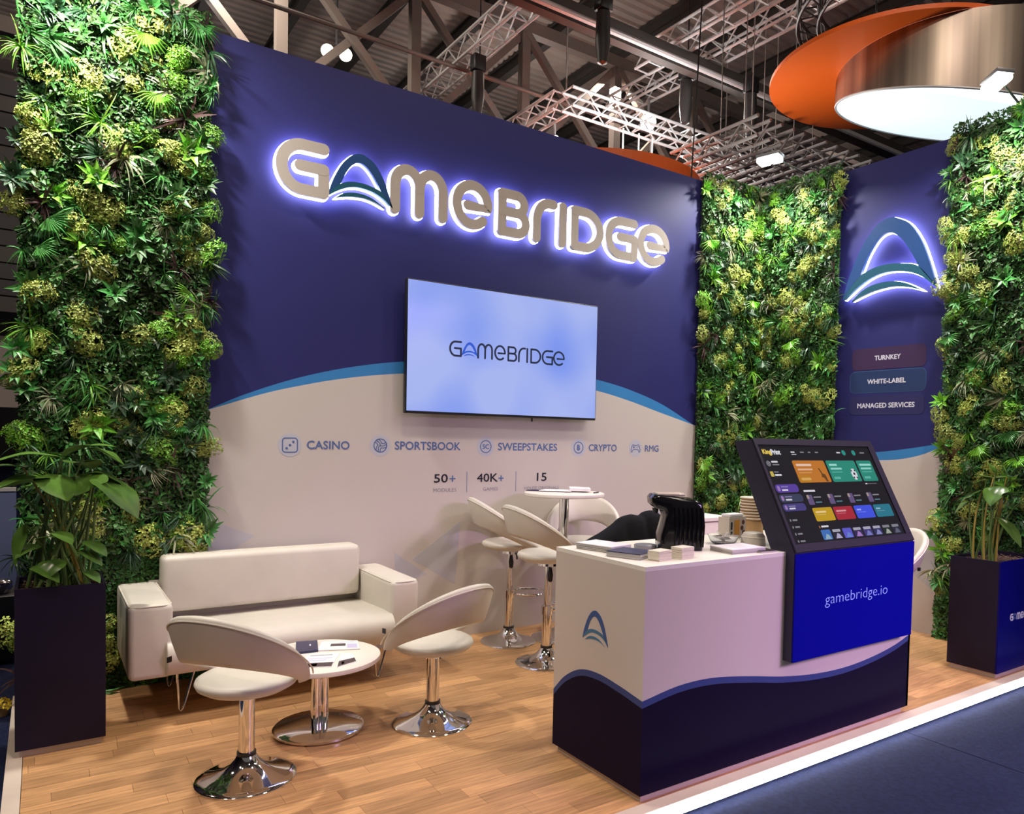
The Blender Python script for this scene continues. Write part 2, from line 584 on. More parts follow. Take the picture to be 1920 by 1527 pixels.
def disc(cx, cy, r, n=28, ry=None):
    return [(cx + r * math.cos(2 * PI * i / n), cy + (ry or r) * math.sin(2 * PI * i / n)) for i in range(n)]


# ------------------------------------------------------------------ setting: hall floor, platform, walls
H = 3.909
XR = 5.55
YF = -2.70          # front edge of the laminate
ZF = -0.075         # carpet level

hf = MB().box(-30, 40, -30, 40, ZF - 0.2, ZF - 0.012).build('floor', M['carpet'])
tag(hf, 'blue grey hall carpet around the raised stand floor', kind='structure')
for i in range(9):
    x0 = -4.0 + i * 2.0 - 0.36
    MB().box(x0 + 0.003, x0 + 1.997, -12, 40 if x0 < -1 or x0 > 6 else -1.0, ZF - 0.012, ZF).build('carpet_strip', M['carpet'], hf)

pf = MB().box(-0.34, 5.66, YF, 0.12, ZF, -0.012).build('floor', M['subfloor'])
tag(pf, 'raised stand floor of oak laminate staves', kind='structure')
unit = MB().box(-0.5, 0.5, -0.5, 0.5, -1, 0).mesh('plank')
unit.materials.append(M['plank'])
rows = []
y = YF + 0.003
rw = 0.0865
pl = []
k = 0
while y < 0.0:
    x = -0.34 - random.uniform(0, 0.5)
    while x < XR:
        ln = random.choice((0.32, 0.42, 0.5, 0.6, 0.72))
        a, b = max(x, -0.338), min(x + ln, XR + 0.1)
        if b - a > 0.02:
            pl.append((a, b, y, min(y + rw, 0.0)))
        x += ln
    y += rw
pl.sort(key=lambda q: ((q[0] + q[1]) / 2 + 0.26) ** 2 + (q[2] + 4.95) ** 2)
for a, b, y0, y1 in pl[:298]:
    o = link('plank', unit, pf)
    o.location = ((a + b) / 2, (y0 + y1) / 2, 0)
    o.scale = (b - a - 0.0012, y1 - y0 - 0.0012, 0.012)
mb = MB()
for a, b, y0, y1 in pl[298:]:
    mb.box(a + 0.0006, b - 0.0006, y0 + 0.0006, y1 - 0.0006, -0.012, 0)
mb.build('far_planks', M['plank'], pf)['kind'] = 'stuff'

t1 = MB().box(-0.40, 5.66, -2.765, YF, -0.05, 0.002).build('trim_1', M['trimwhite'])
tag(t1, 'white front edge of the stand floor with glowing strip', kind='structure')
lsm = MB()
lsv = [(-2.766, -0.016), (-2.766, -0.046), (-2.779, -0.046), (-2.779, -0.024)]
lsm.add([(x, a, b) for x in (-0.40, 5.66) for a, b in lsv], [(0, 1, 2, 3)[::-1], (4, 5, 6, 7), (0, 4, 7, 3), (3, 7, 6, 2), (2, 6, 5, 1), (1, 5, 4, 0)])
lsm.build('light_strip', M['led'], t1)
t2 = MB().box(-0.40, -0.34, YF, 0.12, ZF, 0.003).build('trim_2', M['trimwhite'])
tag(t2, 'white left edge of the stand floor', kind='structure')

# wall with printed wave
WT = [(0.555, 1.627), (0.749, 1.724), (1.039, 1.839), (1.315, 1.923), (1.61, 1.988), (1.832, 2.022), (2.25, 2.062), (2.7, 2.072), (3.15, 2.052), (3.591, 1.999), (3.916, 1.940), (4.295, 1.832), (4.702, 1.657)]
WB = [(0.555, 1.627), (0.908, 1.753), (1.107, 1.808), (1.316, 1.858), (1.573, 1.905), (1.833, 1.938), (2.25, 1.972), (2.7, 1.980), (3.15, 1.962), (3.594, 1.906), (3.919, 1.843), (4.233, 1.767), (4.496, 1.705), (4.702, 1.657)]


def wave_panel(w0, w1, top, bot, h, thick, step, name, mats, fr):
    """upright panel in the frame (x along, y up, z out) whose face is split along two curves"""
    mb = MB()
    n = max(2, int(round((w1 - w0) / step)))
    xs = [w0 + (w1 - w0) * i / n for i in range(n + 1)]
    for a, b in zip(xs[:-1], xs[1:]):
        ta, tb, ba, bb = top(a), top(b), bot(a), bot(b)
        ta, tb = max(ta, ba), max(tb, bb)
        mb.add([(a, 0, 0), (b, 0, 0), (b, bb, 0), (a, ba, 0)], [(0, 1, 2, 3)], 0)
        if ta - ba > 1e-4 or tb - bb > 1e-4:
            mb.add([(a, ba, 0), (b, bb, 0), (b, tb, 0), (a, ta, 0)], [(0, 1, 2, 3)], 1)
        mb.add([(a, ta, 0), (b, tb, 0), (b, h, 0), (a, h, 0)], [(0, 1, 2, 3)], 2)
    vs = [(w0, 0, 0), (w1, 0, 0), (w1, h, 0), (w0, h, 0), (w0, 0, -thick), (w1, 0, -thick), (w1, h, -thick), (w0, h, -thick)]
    mb.add(vs, [(4, 7, 6, 5), (0, 4, 5, 1), (3, 2, 6, 7), (0, 3, 7, 4), (1, 5, 6, 2)], 2)
    return mb.build(name, mats, frame=fr)


FW = frame((0, 0, 0), (1, 0, 0), (0, 0, 1))              # back wall: x, z, out = -y
FR = frame((XR, 0, 0), (0, -1, 0), (0, 0, 1))            # right wall: u = -y, z, out = -x
wb = wave_panel(-0.355, XR + 0.1, lambda x: interp(WT, x), lambda x: interp(WB, x), H, 0.1, 0.04, 'wall_back', [M['whitewall'], M['cyan'], M['navy']], FW)
tag(wb, 'tall back wall, navy above a cyan wave and white below', kind='structure')
RT = [(0.6, 1.60), (0.932, 1.473), (1.16, 1.441), (1.335, 1.446), (1.595, 1.479), (1.888, 1.532), (2.4, 1.66)]
RB = [(0.6, 1.50), (0.932, 1.41), (1.111, 1.384), (1.363, 1.377), (1.552, 1.394), (1.732, 1.437), (1.893, 1.505), (2.4, 1.66)]
wr = wave_panel(-0.0, 2.56, lambda x: interp(RT, x), lambda x: interp(RB, x), H, 0.1, 0.04, 'wall_right', [M['whitewall'], M['cyan'], M['navy']], FR)
tag(wr, 'right side wall, navy above a cyan wave and white below', kind='structure')


# ---- print on the back wall
def FWz(z): return frame((0, -z, 0), (1, 0, 0), (0, 0, 1))


for s, x0, x1, z0, z1 in (('CASINO', 1.164, 1.448, 1.398, 1.452), ('SPORTSBOOK', 1.775, 2.289, 1.400, 1.457), ('SWEEPSTAKES', 2.613, 3.164, 1.402, 1.459), ('CRYPTO', 3.489, 3.789, 1.404, 1.460), ('RMG', 4.112, 4.273, 1.404, 1.459)):
    text(s, FW, x0, x1, z0, z1, M['steelblue'], wb, bold=0.012)
for s, x0, x1, z0, z1, m, b in (('50', 2.080, 2.189, 1.161, 1.222, 'blacktext', .01), ('+', 2.206, 2.252, 1.166, 1.210, 'steelblue', .01), ('40K', 2.434, 2.614, 1.161, 1.223, 'blacktext', .01), ('+', 2.622, 2.667, 1.164, 1.208, 'steelblue', .01), ('15', 2.976, 3.067, 1.160, 1.223, 'blacktext', .01),
                                ('MODULES', 2.075, 2.261, 1.092, 1.118, 'greytext', 0), ('GAMES', 2.486, 2.619, 1.092, 1.118, 'greytext', 0), ('HOUSE ORIGINALS', 2.854, 3.190, 1.092, 1.117, 'greytext', 0)):
    text(s, FW, x0, x1, z0, z1, M[m], wb, bold=b)
for x in (2.348, 2.779):
    decal(rect(x - 0.002, x + 0.002, 1.082, 1.238), FW, M['steelblue'], wb, 'divider_line')


def icon(cx, cz, kind):
    decal(disc(cx, cz, 0.076), FW, M['halo_print'], wb, 'icon_disc', 0, 0.001)
    mb = MB()
    ring = lambda pts, w=0.007: mb.ribbon(list(pts) + [pts[0]], w, 0.001, 0.002)
    line = lambda pts, w=0.006: mb.ribbon(pts, w, 0.001, 0.002)
    if kind == 'dice':
        ring(rect(cx - 0.047, cx + 0.047, cz - 0.046, cz + 0.046, 0.018))
        for d in (-0.021, 0, 0.021):
            mb.prism(disc(cx + d, cz + d, 0.0085, 12), 0.001, 0.002)
    elif kind == 'ball':
        ring(disc(cx, cz, 0.046, 24))
        for a in (90, 210, 330):
            r = math.radians(a)
            c, s = math.cos(r), math.sin(r)
            rot = lambda p: (cx + p[0] * c - p[1] * s, cz + p[0] * s + p[1] * c)
            line([rot(p) for p in cr_spline([(0, 0), (0.018, 0.006), (0.034, 0.03)], 5)])
            line([rot(p) for p in cr_spline([(0.003, 0.018), (0.016, 0.026), (0.022, 0.04)], 5)])
            line([rot(p) for p in cr_spline([(0.012, -0.012), (0.028, -0.004), (0.043, 0.012)], 5)])
    elif kind in ('SC', 'B'):
        ring(disc(cx, cz, 0.046, 24))
    elif kind == 'pad':
        body = [(-0.03, 0.033), (-0.012, 0.026), (0.012, 0.026), (0.03, 0.033), (0.046, 0.012), (0.052, -0.022), (0.042, -0.034), (0.026, -0.012), (-0.026, -0.012), (-0.042, -0.034), (-0.052, -0.022), (-0.046, 0.012)]
        pts = cr_spline(body + [body[0]], 4)
        ring([(cx + a, cz + b) for a, b in pts[:-1]], 0.006)
        line([(cx - 0.03, cz + 0.01), (cx - 0.012, cz + 0.01)])
        line([(cx - 0.021, cz + 0.001), (cx - 0.021, cz + 0.019)])
        mb.prism(disc(cx + 0.016, cz + 0.008, 0.004, 8), 0.001, 0.002)
        mb.prism(disc(cx + 0.028, cz + 0.014, 0.004, 8), 0.001, 0.002)
    mb.build('icon', M['steelblue'], wb, frame=FW)
    if kind == 'SC':
        text('SC', FW, cx - 0.027, cx + 0.027, cz - 0.017, cz + 0.017, M['steelblue'], wb, bold=0.02, depth=0.002)
    if kind == 'B':
        text('B', FW, cx - 0.014, cx + 0.015, cz - 0.020, cz + 0.020, M['steelblue'], wb, bold=0.02, depth=0.002)
        MB().ribbon([(cx - 0.005, cz - 0.026), (cx - 0.005, cz + 0.026)], 0.004, 0.001, 0.0018).ribbon([(cx + 0.004, cz - 0.026), (cx + 0.004, cz + 0.026)], 0.004, 0.001, 0.0018).build('icon_bars', M['steelblue'], wb, frame=FW)


icon(1.055, 1.422, 'dice')
icon(1.667, 1.427, 'ball')
icon(2.505, 1.429, 'SC')
icon(3.381, 1.431, 'B')
icon(4.003, 1.431, 'pad')
for pts in ([(0.50, 0.99), (0.841, 0.843), (0.62, 0.70), (0.50, 0.76)], [(1.78, 0.67), (2.04, 0.49), (1.80, 0.44)], [(1.92, 0.61), (2.30, 0.87), (2.26, 0.40)], [(3.75, 0.55), (4.35, 0.95), (4.60, 0.30)]):
    decal(pts, FW, M['tri'], wb, 'printed_triangle', 0, 0.0008)

# ---- print on the right wall
for s, u0, u1, z0, z1, m in (('TURNKEY', 1.066, 1.732, 2.148, 2.332, 'pill_red'), ('WHITE-LABEL', 1.056, 1.733, 1.955, 2.134, 'pill_blue'), ('MANAGED SERVICES', 1.055, 1.731, 1.762, 1.925, 'pill_grey')):
    if m == 'pill_blue':
        decal(rect(u0 - 0.005, u1 + 0.005, z0 - 0.005, z1 + 0.005, 0.05), FR, M['pill_blue_edge'], wr, 'pill_border', 0, 0.0008)
    decal(rect(u0, u1, z0, z1, 0.045), FR, M[m], wr, 'printed_pill', 0, 0.0012)
for s, u0, u1, z0, z1 in (('TURNKEY', 1.281, 1.513, 2.225, 2.263), ('WHITE-LABEL', 1.221, 1.565, 2.027, 2.065), ('MANAGED SERVICES', 1.134, 1.648, 1.822, 1.862)):
    text(s, FR, u0, u1, z0, z1, M['palegrey_text'], wr, bold=0.018, depth=0.0018)
for pts in ([(0.95, 0.55), (1.5, 0.25), (0.95, 0.05)], [(1.45, 0.62), (1.86, 0.82), (1.86, 0.35)]):
    decal(pts, FR, M['tri'], wr, 'printed_triangle', 0, 0.0008)

# ------------------------------------------------------------------ the wordmark (stroked letters) and the arch mark
def arc(cx, cy, rx, ry, a0, a1, n=14):
    return [(cx + rx * math.cos(math.radians(a0 + (a1 - a0) * i / n)), cy + ry * math.sin(math.radians(a0 + (a1 - a0) * i / n))) for i in range(n + 1)]


GLYPH = {   # strokes in the unit box of the centre lines
    'G': [[(1, 1)] + arc(.5, .5, .5, .5, 90, 270, 20) + [(1, 0)], [(1, 0), (1, .53)], [(1, .53), (.43, .53)]],
    'm': [[(0, 0), (0, .6)] + arc(.25, .6, .25, .4, 180, 0, 14)[1:] + [(.5, 0)], [(.5, .6)] + arc(.75, .6, .25, .4, 180, 0, 14)[1:] + [(1, 0)]],
    'e': [[(.34, .47), (1, .47)] + arc(.5, .5, .5, .5, 0, 312, 34)],
    'B': [[(0, 0), (0, 1)], [(0, 1), (.60, 1)] + arc(.60, .765, .32, .235, 90, -90, 12) + [(0, .53)], [(.6, .53)] + arc(.66, .265, .34, .265, 90, -90, 12) + [(0, 0)]],
    'r': [[(0, 0), (0, .45)] + arc(.75, .45, .75, .55, 180, 90, 12) + [(1, 1)]],
    'I': [[(0, 0), (0, 1)]],
    'D': [[(0, 0), (0, 1)], [(0, 1), (.35, 1)] + arc(.40, .5, .6, .5, 90, -90, 18) + [(.35, 0), (0, 0)]],
}
SIGN = [('G', .933, 1.267), ('m', 1.683, 2.115), ('e', 2.153, 2.480), ('B', 2.530, 2.811), ('r', 2.840, 3.067), ('I', 3.085, 3.162), ('D', 3.202, 3.531), ('G', 3.550, 3.900), ('e', 3.901, 4.269)]
A_OUT = [(1.26, 3.055), (1.288, 3.145), (1.344, 3.259), (1.401, 3.329), (1.448, 3.357), (1.478, 3.362), (1.508, 3.357), (1.569, 3.322), (1.619, 3.257), (1.657, 3.177), (1.703, 3.048)]
A_IN = [(1.345, 3.146), (1.379, 3.222), (1.42, 3.278), (1.455, 3.300), (1.497, 3.297), (1.545, 3.258), (1.595, 3.187), (1.621, 3.14)]
S1T = [(1.26, 3.055), (1.3, 3.105), (1.345, 3.144), (1.403, 3.166), (1.474, 3.173), (1.547, 3.165), (1.621, 3.14), (1.703, 3.050)]
S1B = [(1.703, 3.045), (1.633, 3.100), (1.559, 3.131), (1.475, 3.141), (1.404, 3.130), (1.334, 3.098), (1.266, 3.052)]
S2T = [(1.306, 3.042), (1.358, 3.080), (1.416, 3.098), (1.487, 3.101), (1.56, 3.085), (1.647, 3.040)]
S2B = [(1.572, 3.066), (1.5, 3.077), (1.416, 3.071), (1.358, 3.058)]
nrm = lambda pts: [((x - 1.26) / 0.443, (z - 3.04) / 0.322) for x, z in pts]
ARCH = cr_spline(nrm(A_OUT), 5) + cr_spline(nrm(A_IN[::-1]), 5) + nrm([(1.3, 3.105)])
SW1 = cr_spline(nrm(S1T), 5) + cr_spline(nrm(S1B), 5)
SW2 = cr_spline(nrm(S2T), 5) + cr_spline(nrm([S2T[-1]] + S2B + [S2T[0]]), 5)[1:-1]


def grow(pts, d):
    n = len(pts)
    ar = sum(pts[i][0] * pts[(i + 1) % n][1] - pts[(i + 1) % n][0] * pts[i][1] for i in range(n))
    sg = 1 if ar > 0 else -1
    out = []
    for i in range(n):
        a, b, c = Vector(pts[i - 1]), Vector(pts[i]), Vector(pts[(i + 1) % n])
        t = (b - a).normalized() + (c - b).normalized()
        if t.length < 1e-6: t = (c - b)
        t.normalize()
        out.append((b.x + t.y * sg * d, b.y - t.x * sg * d))
    return out


def glyph_strokes(ch, x0, x1, z0, z1, w):
    a, b = x0 + w / 2, max(x1 - w / 2, x0 + w / 2)
    c, d = z0 + w / 2, z1 - w / 2
    return [[(a + p[0] * (b - a), c + p[1] * (d - c)) for p in s] for s in GLYPH[ch]]


def arch_sign(parent, fr, x0, w, z0, h, n0, n1, glow=True, skew=None):
    """three cut-out pieces of the arch mark with glowing backs"""
    sk = skew or (lambda p: p)
    for nm, pts, m in (('arch_piece', ARCH, 'logo_blue'), ('upper_swoosh', SW1, 'logo_teal'), ('lower_swoosh', SW2, 'logo_teal')):
        q = [(x0 + p[0] * w, z0 + p[1] * h) for p in map(sk, pts)]
        o = MB().prism(q, n0 + 0.018, n1).build(nm, M[m], parent, frame=fr)
        if glow:
            MB().prism(grow(q, 0.005), n0, n0 + 0.0175).build('glow_back', M['glow'], o, frame=fr)


sign = thing('illuminated_sign', 'large halo lit wordmark of rounded letters high on the navy wall', 'sign', (0.933, -0.03, 3.02))
for ch, x0, x1 in SIGN:
    o = MB()
    gb = MB()
    for k, s in enumerate(glyph_strokes(ch, x0, x1, 3.018, 3.370, 0.072)):
        o.ribbon(s, 0.072, 0.052, 0.082 + 0.0007 * k, 0, 1)
        gb.ribbon(s, 0.084, 0.030 + 0.0006 * k, 0.0495 + 0.0006 * k)
    lt = o.build('letter', [M['letter'], M['letter_side']], sign, frame=FW)
    gb.build('glow_back', M['glow'], lt, frame=FW)
arch_sign(sign, FW, 1.26, 0.443, 3.04, 0.322, 0.034, 0.082)
lsign = thing('illuminated_logo', 'halo lit blue and teal arch emblem on the navy right wall', 'sign', (XR - 0.03, -1.42, 2.74))
arch_sign(lsign, FR, 1.013, 0.829, 2.735, 0.645, 0.036, 0.088)

# ------------------------------------------------------------------ television
tv = thing('television', 'large wall mounted television showing a wordmark on light blue', 'television', (2.643, -0.02, 1.657))
FT = frame((0, -0.10, 0), (1, 0, 0), (0, 0, 1))
MB().rbox(1.8067, 3.4799, -0.097, -0.055, 1.6572, 2.595, 0.006, 2).build('casing', M['tvbody'], tv, loc=Vector((0, 0, 0)) - tv.location)
MB().box(2.3, 3.0, -0.055, -0.002, 1.9, 2.35).build('wall_mount', M['black_plastic'], tv, loc=-tv.location)
MB().box(1.8067 + 0.009, 3.4799 - 0.009, -0.0995, -0.096, 1.6572 + 0.018, 2.595 - 0.009).build('screen', M['tvscreen'], tv, loc=-tv.location)
MB().box(2.86, 2.868, -0.09, -0.075, 1.63, 1.66).build('sensor', M['black_plastic'], tv, loc=-tv.location)


def wordmark(parent, fr, x0, x1, z0, z1, w, m, mb_, mt_, depth=0.0015, n0=0.0):
    sx = (x1 - x0) / (4.269 - 0.933)
    for ch, a, b in SIGN:
        mb = MB()
        for k, s in enumerate(glyph_strokes(ch, x0 + (a - .933) * sx, x0 + (b - .933) * sx, z0, z1, w)):
            mb.ribbon(s, w, n0, n0 + depth + 0.0003 * k)
        mb.build('wordmark_letter', m, parent, frame=fr)
    ax, aw, ah = x0 + (1.26 - .933) * sx, .443 * sx, (z1 - z0) * 0.92
    for nm, pts, mm in (('arch_mark', ARCH, mb_), ('swoosh_mark', SW1, mt_), ('lower_swoosh_mark', SW2, mt_)):
        decal([(ax + p[0] * aw, z0 + (z1 - z0) * 0.06 + p[1] * ah) for p in pts], fr, mm, parent, nm, n0, n0 + depth)


wordmark(tv, FT, 2.135, 3.152, 2.078, 2.194, 0.0145, M['tvlogo'], M['tvlogo_b'], M['tvlogo_b'])


# ------------------------------------------------------------------ seating
def moon_shell(seat_z):
    """open backed bucket back: a padded band that wraps round a round seat; chair faces +x"""
    mb = MB()
    n, k = 44, 12
    amax = 122
    rows = []
    for i in range(n + 1):
        d = -amax + 2 * amax * i / n
        c = math.cos(math.radians(d))
        e = abs(d) / amax
        zt = seat_z + 0.112 + 0.212 * c
        zb = seat_z + 0.010 + 0.106 * c
        rt = 0.272 + 0.030 * c
        rb = 0.222 + 0.028 * c
        th = 0.042 * (1 - 0.45 * e ** 3)
        hgt = max(zt - zb, 0.012)
        fade = max(0.0, (1 - e ** 8))
        ang = math.radians(180 + d)
        dr, dz = rt - rb, hgt * max(fade, 0.35)
        ln = math.hypot(dr, dz)
        tx, tz = dr / ln, dz / ln
        nx, nz = tz, -tx
        row = []
        for j in range(k):
            a = 2 * PI * j / k
            ca, sa = math.cos(a), math.sin(a)
            pa = math.copysign(abs(ca) ** 0.55, ca) * th / 2
            pb = math.copysign(abs(sa) ** 0.45, sa) * 0.5 * ln
            cr, cz = (rb + rt) / 2, zb + dz / 2
            rr = cr + tx * pb + nx * pa
            zz = cz + tz * pb + nz * pa
            row.append((rr * math.cos(ang), rr * math.sin(ang), zz))
        rows.append(row)
    vs = [p for r in rows for p in r]
    fs = []
    for i in range(n):
        for j in range(k):
            fs.append((i * k + j, i * k + (j + 1) % k, (i + 1) * k + (j + 1) % k, (i + 1) * k + j))
    fs.append(list(range(k)))
    fs.append([n * k + j for j in range(k)][::-1])
    mb.add(vs, [f[::-1] for f in fs], 0, True)
    # piping just below the outer rim
    path = []
    for i in range(n + 1):
        d = -amax * 0.97 + 2 * amax * 0.97 * i / n
        c = math.cos(math.radians(d))
        ang = math.radians(180 + d)
        rr, zz = 0.272 + 0.030 * c + 0.014, seat_z + 0.112 + 0.212 * c - 0.020
        path.append((rr * math.cos(ang), rr * math.sin(ang), zz))
    return mb, path


def moon_seat(seat_z):
    mb = MB()
    prof = [(0.0, -0.062), (0.12, -0.062), (0.17, -0.054), (0.200, -0.036), (0.208, -0.02), (0.203, -0.006), (0.185, 0.004), (0.14, 0.010), (0.07, 0.013), (0, 0.014)]
    o = len(mb.v)
    mb.lathe(prof, 40, (0, 0, seat_z))
    for v in mb.v:   # a little longer towards the front
        if v.x > 0: v.x *= 1.10
    return mb


def trumpet(r=0.205):
    return [(0.0, 0.0), (r, 0.0), (r + 0.002, 0.006), (r - 0.004, 0.012), (r * 0.86, 0.018), (r * 0.66, 0.029), (r * 0.46, 0.046), (r * 0.32, 0.066), (r * 0.235, 0.088), (r * 0.2, 0.104), (0.0, 0.104)]


def moon_chair(name, label, loc, yaw, seat_z, bar, group, ta=108):
    t = thing(name, label, 'stool' if bar else 'chair', loc, math.radians(yaw), group)
    mb, path = moon_shell(seat_z)
    b = mb.build('backrest', M['leather'], t, sharp=None)
    MB().tube(path, 0.0035, 5).build('piping', M['piping'], b)
    a = math.radians(ta)
    rr = 0.30
    MB().box(-0.012, 0.012, -0.002, 0.002, -0.012, 0.012).build('fabric_tag', M['black_plastic'], b, loc=(rr * math.cos(a), rr * math.sin(a), seat_z + 0.09))
    moon_seat(seat_z).build('seat', M['leather'], t, sharp=None)
    MB().lathe([(0.0, seat_z - 0.085), (0.085, seat_z - 0.085), (0.085, seat_z - 0.0625), (0.0, seat_z - 0.0625)], 20).build('swivel_plate', M['chrome'], t)
    MB().lathe(trumpet(), 48).build('base', M['chrome'], t)
    MB().lathe([(0.0, 0.1045), (0.040, 0.1045), (0.040, 0.118), (0.0, 0.118)], 24).build('collar', M['black_plastic'], t)
    if bar:
        MB().lathe([(0, 0.1185), (0.033, 0.1185), (0.033, 0.39), (0.0, 0.39)], 24).build('column', M['chrome'], t)
        MB().lathe([(0, 0.39), (0.024, 0.39), (0.024, seat_z - 0.0855), (0, seat_z - 0.0855)], 20).build('piston', M['chrome'], t)
        fr_ = MB().tube([(0.155 + 0.125 * math.cos(2 * PI * i / 28), 0.125 * math.sin(2 * PI * i / 28), 0.36) for i in range(28)], 0.009, 8, True)
        fr_.lathe([(0.0335, 0.33), (0.040, 0.33), (0.040, 0.385), (0.0335, 0.385)], 20)
        fr_.build('footrest', M['chrome'], t)
        MB().tube([(0.02, -0.035, seat_z - 0.07), (0.02, -0.10, seat_z - 0.09), (0.02, -0.11, seat_z - 0.12)], 0.006, 6).build('lift_lever', M['black_plastic'], t)
        MB().lathe([(0, seat_z - 0.20), (0.015, seat_z - 0.19), (0.019, seat_z - 0.15), (0.010, seat_z - 0.10), (0, seat_z - 0.1)], 10, (0.0, -0.033, 0)).build('lever_grip', M['black_plastic'], t)
    else:
        MB().lathe([(0, 0.1185), (0.033, 0.1185), (0.033, seat_z - 0.0855), (0, seat_z - 0.0855)], 24).build('column', M['chrome'], t)
    return t


moon_chair('lounge_chair', 'low white open backed swivel chair nearest the tall left planter', (0.46, -1.59, 0), 41, 0.452, False, 'low swivel chairs', 124)
moon_chair('lounge_chair', 'low white open backed swivel chair between coffee table and counter', (1.41, -1.44, 0), 107, 0.445, False, 'low swivel chairs', 84)
moon_chair('bar_stool', 'white bar stool by the wall, left of the bar table', (2.548, -0.315, 0), -14, 0.745, True, 'white bar stools')
moon_chair('bar_stool', 'white bar stool half hidden by the counter corner', (2.500, -0.885, 0), -4, 0.745, True, 'white bar stools')
moon_chair('bar_stool', 'white bar stool seen behind the bar table column', (3.20, -0.34, 0), 232, 0.725, True, 'white bar stools')
moon_chair('bar_stool', 'white bar stool peeking out behind the right end of counter', (4.49, -2.03, 0), 160, 0.60, True, 'white bar stools')
moon_chair('bar_stool', 'white bar stool under the black jacket behind the counter', (2.98, -1.20, 0), 250, 0.53, True, 'white bar stools')

# tables
ct = thing('coffee_table', 'low round white coffee table on a chrome foot before the sofa', 'table', (0.885, -1.22, 0))
MB().lathe([(0, 0.352), (0.292, 0.352), (0.30, 0.356), (0.302, 0.366), (0.30, 0.377), (0.292, 0.380), (0, 0.380)], 56).build('tabletop', M['tabletop'], ct)
cm = MB()
for a in (90, 210, 330):
    cm.lathe([(0, 0.036), (0.024, 0.036), (0.024, 0.3515), (0, 0.3515)], 16, (0.024 * math.cos(math.radians(a)), 0.024 * math.sin(math.radians(a)), 0))
cm.build('column', M['chrome'], ct)
MB().lathe([(0, 0), (0.215, 0), (0.222, 0.007), (0.222, 0.018), (0.212, 0.026), (0.10, 0.0345), (0.055, 0.036), (0, 0.036)], 56).build('base', M['chrome'], ct)
bt = thing('bar_table', 'high round white bar table on a chrome column', 'table', (2.95, -0.42, 0))
MB().lathe([(0, 1.072), (0.29, 1.072), (0.30, 1.078), (0.302, 1.088), (0.30, 1.097), (0.292, 1.100), (0, 1.100)], 56).build('tabletop', M['tabletop'], bt)
MB().lathe([(0, 0.104), (0.037, 0.104), (0.037, 1.06), (0.07, 1.062), (0.07, 1.0715), (0, 1.0715)], 28).build('column', M['chrome'], bt)
MB().lathe([(0, 0), (0.225, 0), (0.228, 0.006), (0.222, 0.013), (0.17, 0.022), (0.1, 0.045), (0.06, 0.075), (0.045, 0.1035), (0, 0.1035)], 48).build('base', M['chrome'], bt)

# ------------------------------------------------------------------ sofa
sf = thing('sofa', 'white leatherette two seat sofa on hairpin legs before the back wall', 'sofa', (0.86, -0.42, 0))
L0 = -sf.location


def profile_x(pts, x0, x1, r=0.02):
    """y-z outline swept along x with bevelled ends"""
    bm = bmesh.new()
    a = [bm.verts.new((x0, p[0], p[1])) for p in pts]
    f = bm.faces.new(a)
    e = bmesh.ops.extrude_face_region(bm, geom=[f])
    bmesh.ops.translate(bm, vec=(x1 - x0, 0, 0), verts=[g for g in e['geom'] if isinstance(g, bmesh.types.BMVert)])
    bmesh.ops.recalc_face_normals(bm, faces=bm.faces[:])
    ed = [q for q in bm.edges if abs(q.verts[0].co.x - q.verts[1].co.x) < 1e-6]
    bmesh.ops.bevel(bm, geom=ed, offset=r, segments=3, affect='EDGES', profile=0.5)
    bm.verts.index_update()
    mb = MB()
    mb.add([v.co.copy() for v in bm.verts], [[v.index for v in q.verts] for q in bm.faces], 0, True)
    bm.free()
    return mb


seat_prof = cr_spline([(-0.06, 0.235), (-0.40, 0.232), (-0.69, 0.236), (-0.755, 0.262), (-0.785, 0.33), (-0.765, 0.395), (-0.69, 0.425), (-0.45, 0.418), (-0.20, 0.405), (-0.06, 0.40)], 4)
profile_x(seat_prof, 0.255, 1.475, 0.006).build('seat', M['leather'], sf, loc=L0, sharp=0.9)
MB().rbox(0.296, 1.454, -0.225, -0.055, 0.452, 0.778, 0.032, 4).build('back_cushion', M['leather'], sf, loc=L0, sharp=None)
MB().rbox(0.24, 1.49, -0.075, -0.03, 0.25, 0.62, 0.012, 2).build('back_frame', M['leather'], sf, loc=L0)
for x0, x1 in ((0.085, 0.287), (1.463, 1.645)):
    arm = MB().rbox(x0, x1, -0.735, -0.035, 0.232, 0.615, 0.030, 4).build('armrest', M['leather'], sf, loc=L0, sharp=None)
    pth = rect(x0 + 0.006, x1 - 0.006, -0.729, -0.041, 0.045, 5)
    MB().tube([(a, b, 0.6065) for a, b in pth], 0.004, 6, True).build('piping', M['piping'], arm, loc=(0, 0, 0))
for x in (0.335, 1.425):
    for y in (-0.615, -0.16):
        s = -1 if y < -0.4 else 1
        MB().tube([(x - 0.016, y - s * 0.0, 0.233), (x - 0.004, y, 0.02), (x + 0.004, y, 0.006), (x + 0.014, y, 0.02), (x + 0.072, y, 0.233)], 0.0065, 8).build('hairpin_leg', M['chrome'], sf, loc=L0)

# ------------------------------------------------------------------ counter
CX0, CX1, CYF, CYB, CZ0, CZ1 = 1.747, 3.743, -2.700, -2.062, 0.035, 0.985
cn = thing('reception_counter', 'white reception counter with a navy wave around its foot', 'counter', (2.745, -2.38, 0))
Lc = -cn.location
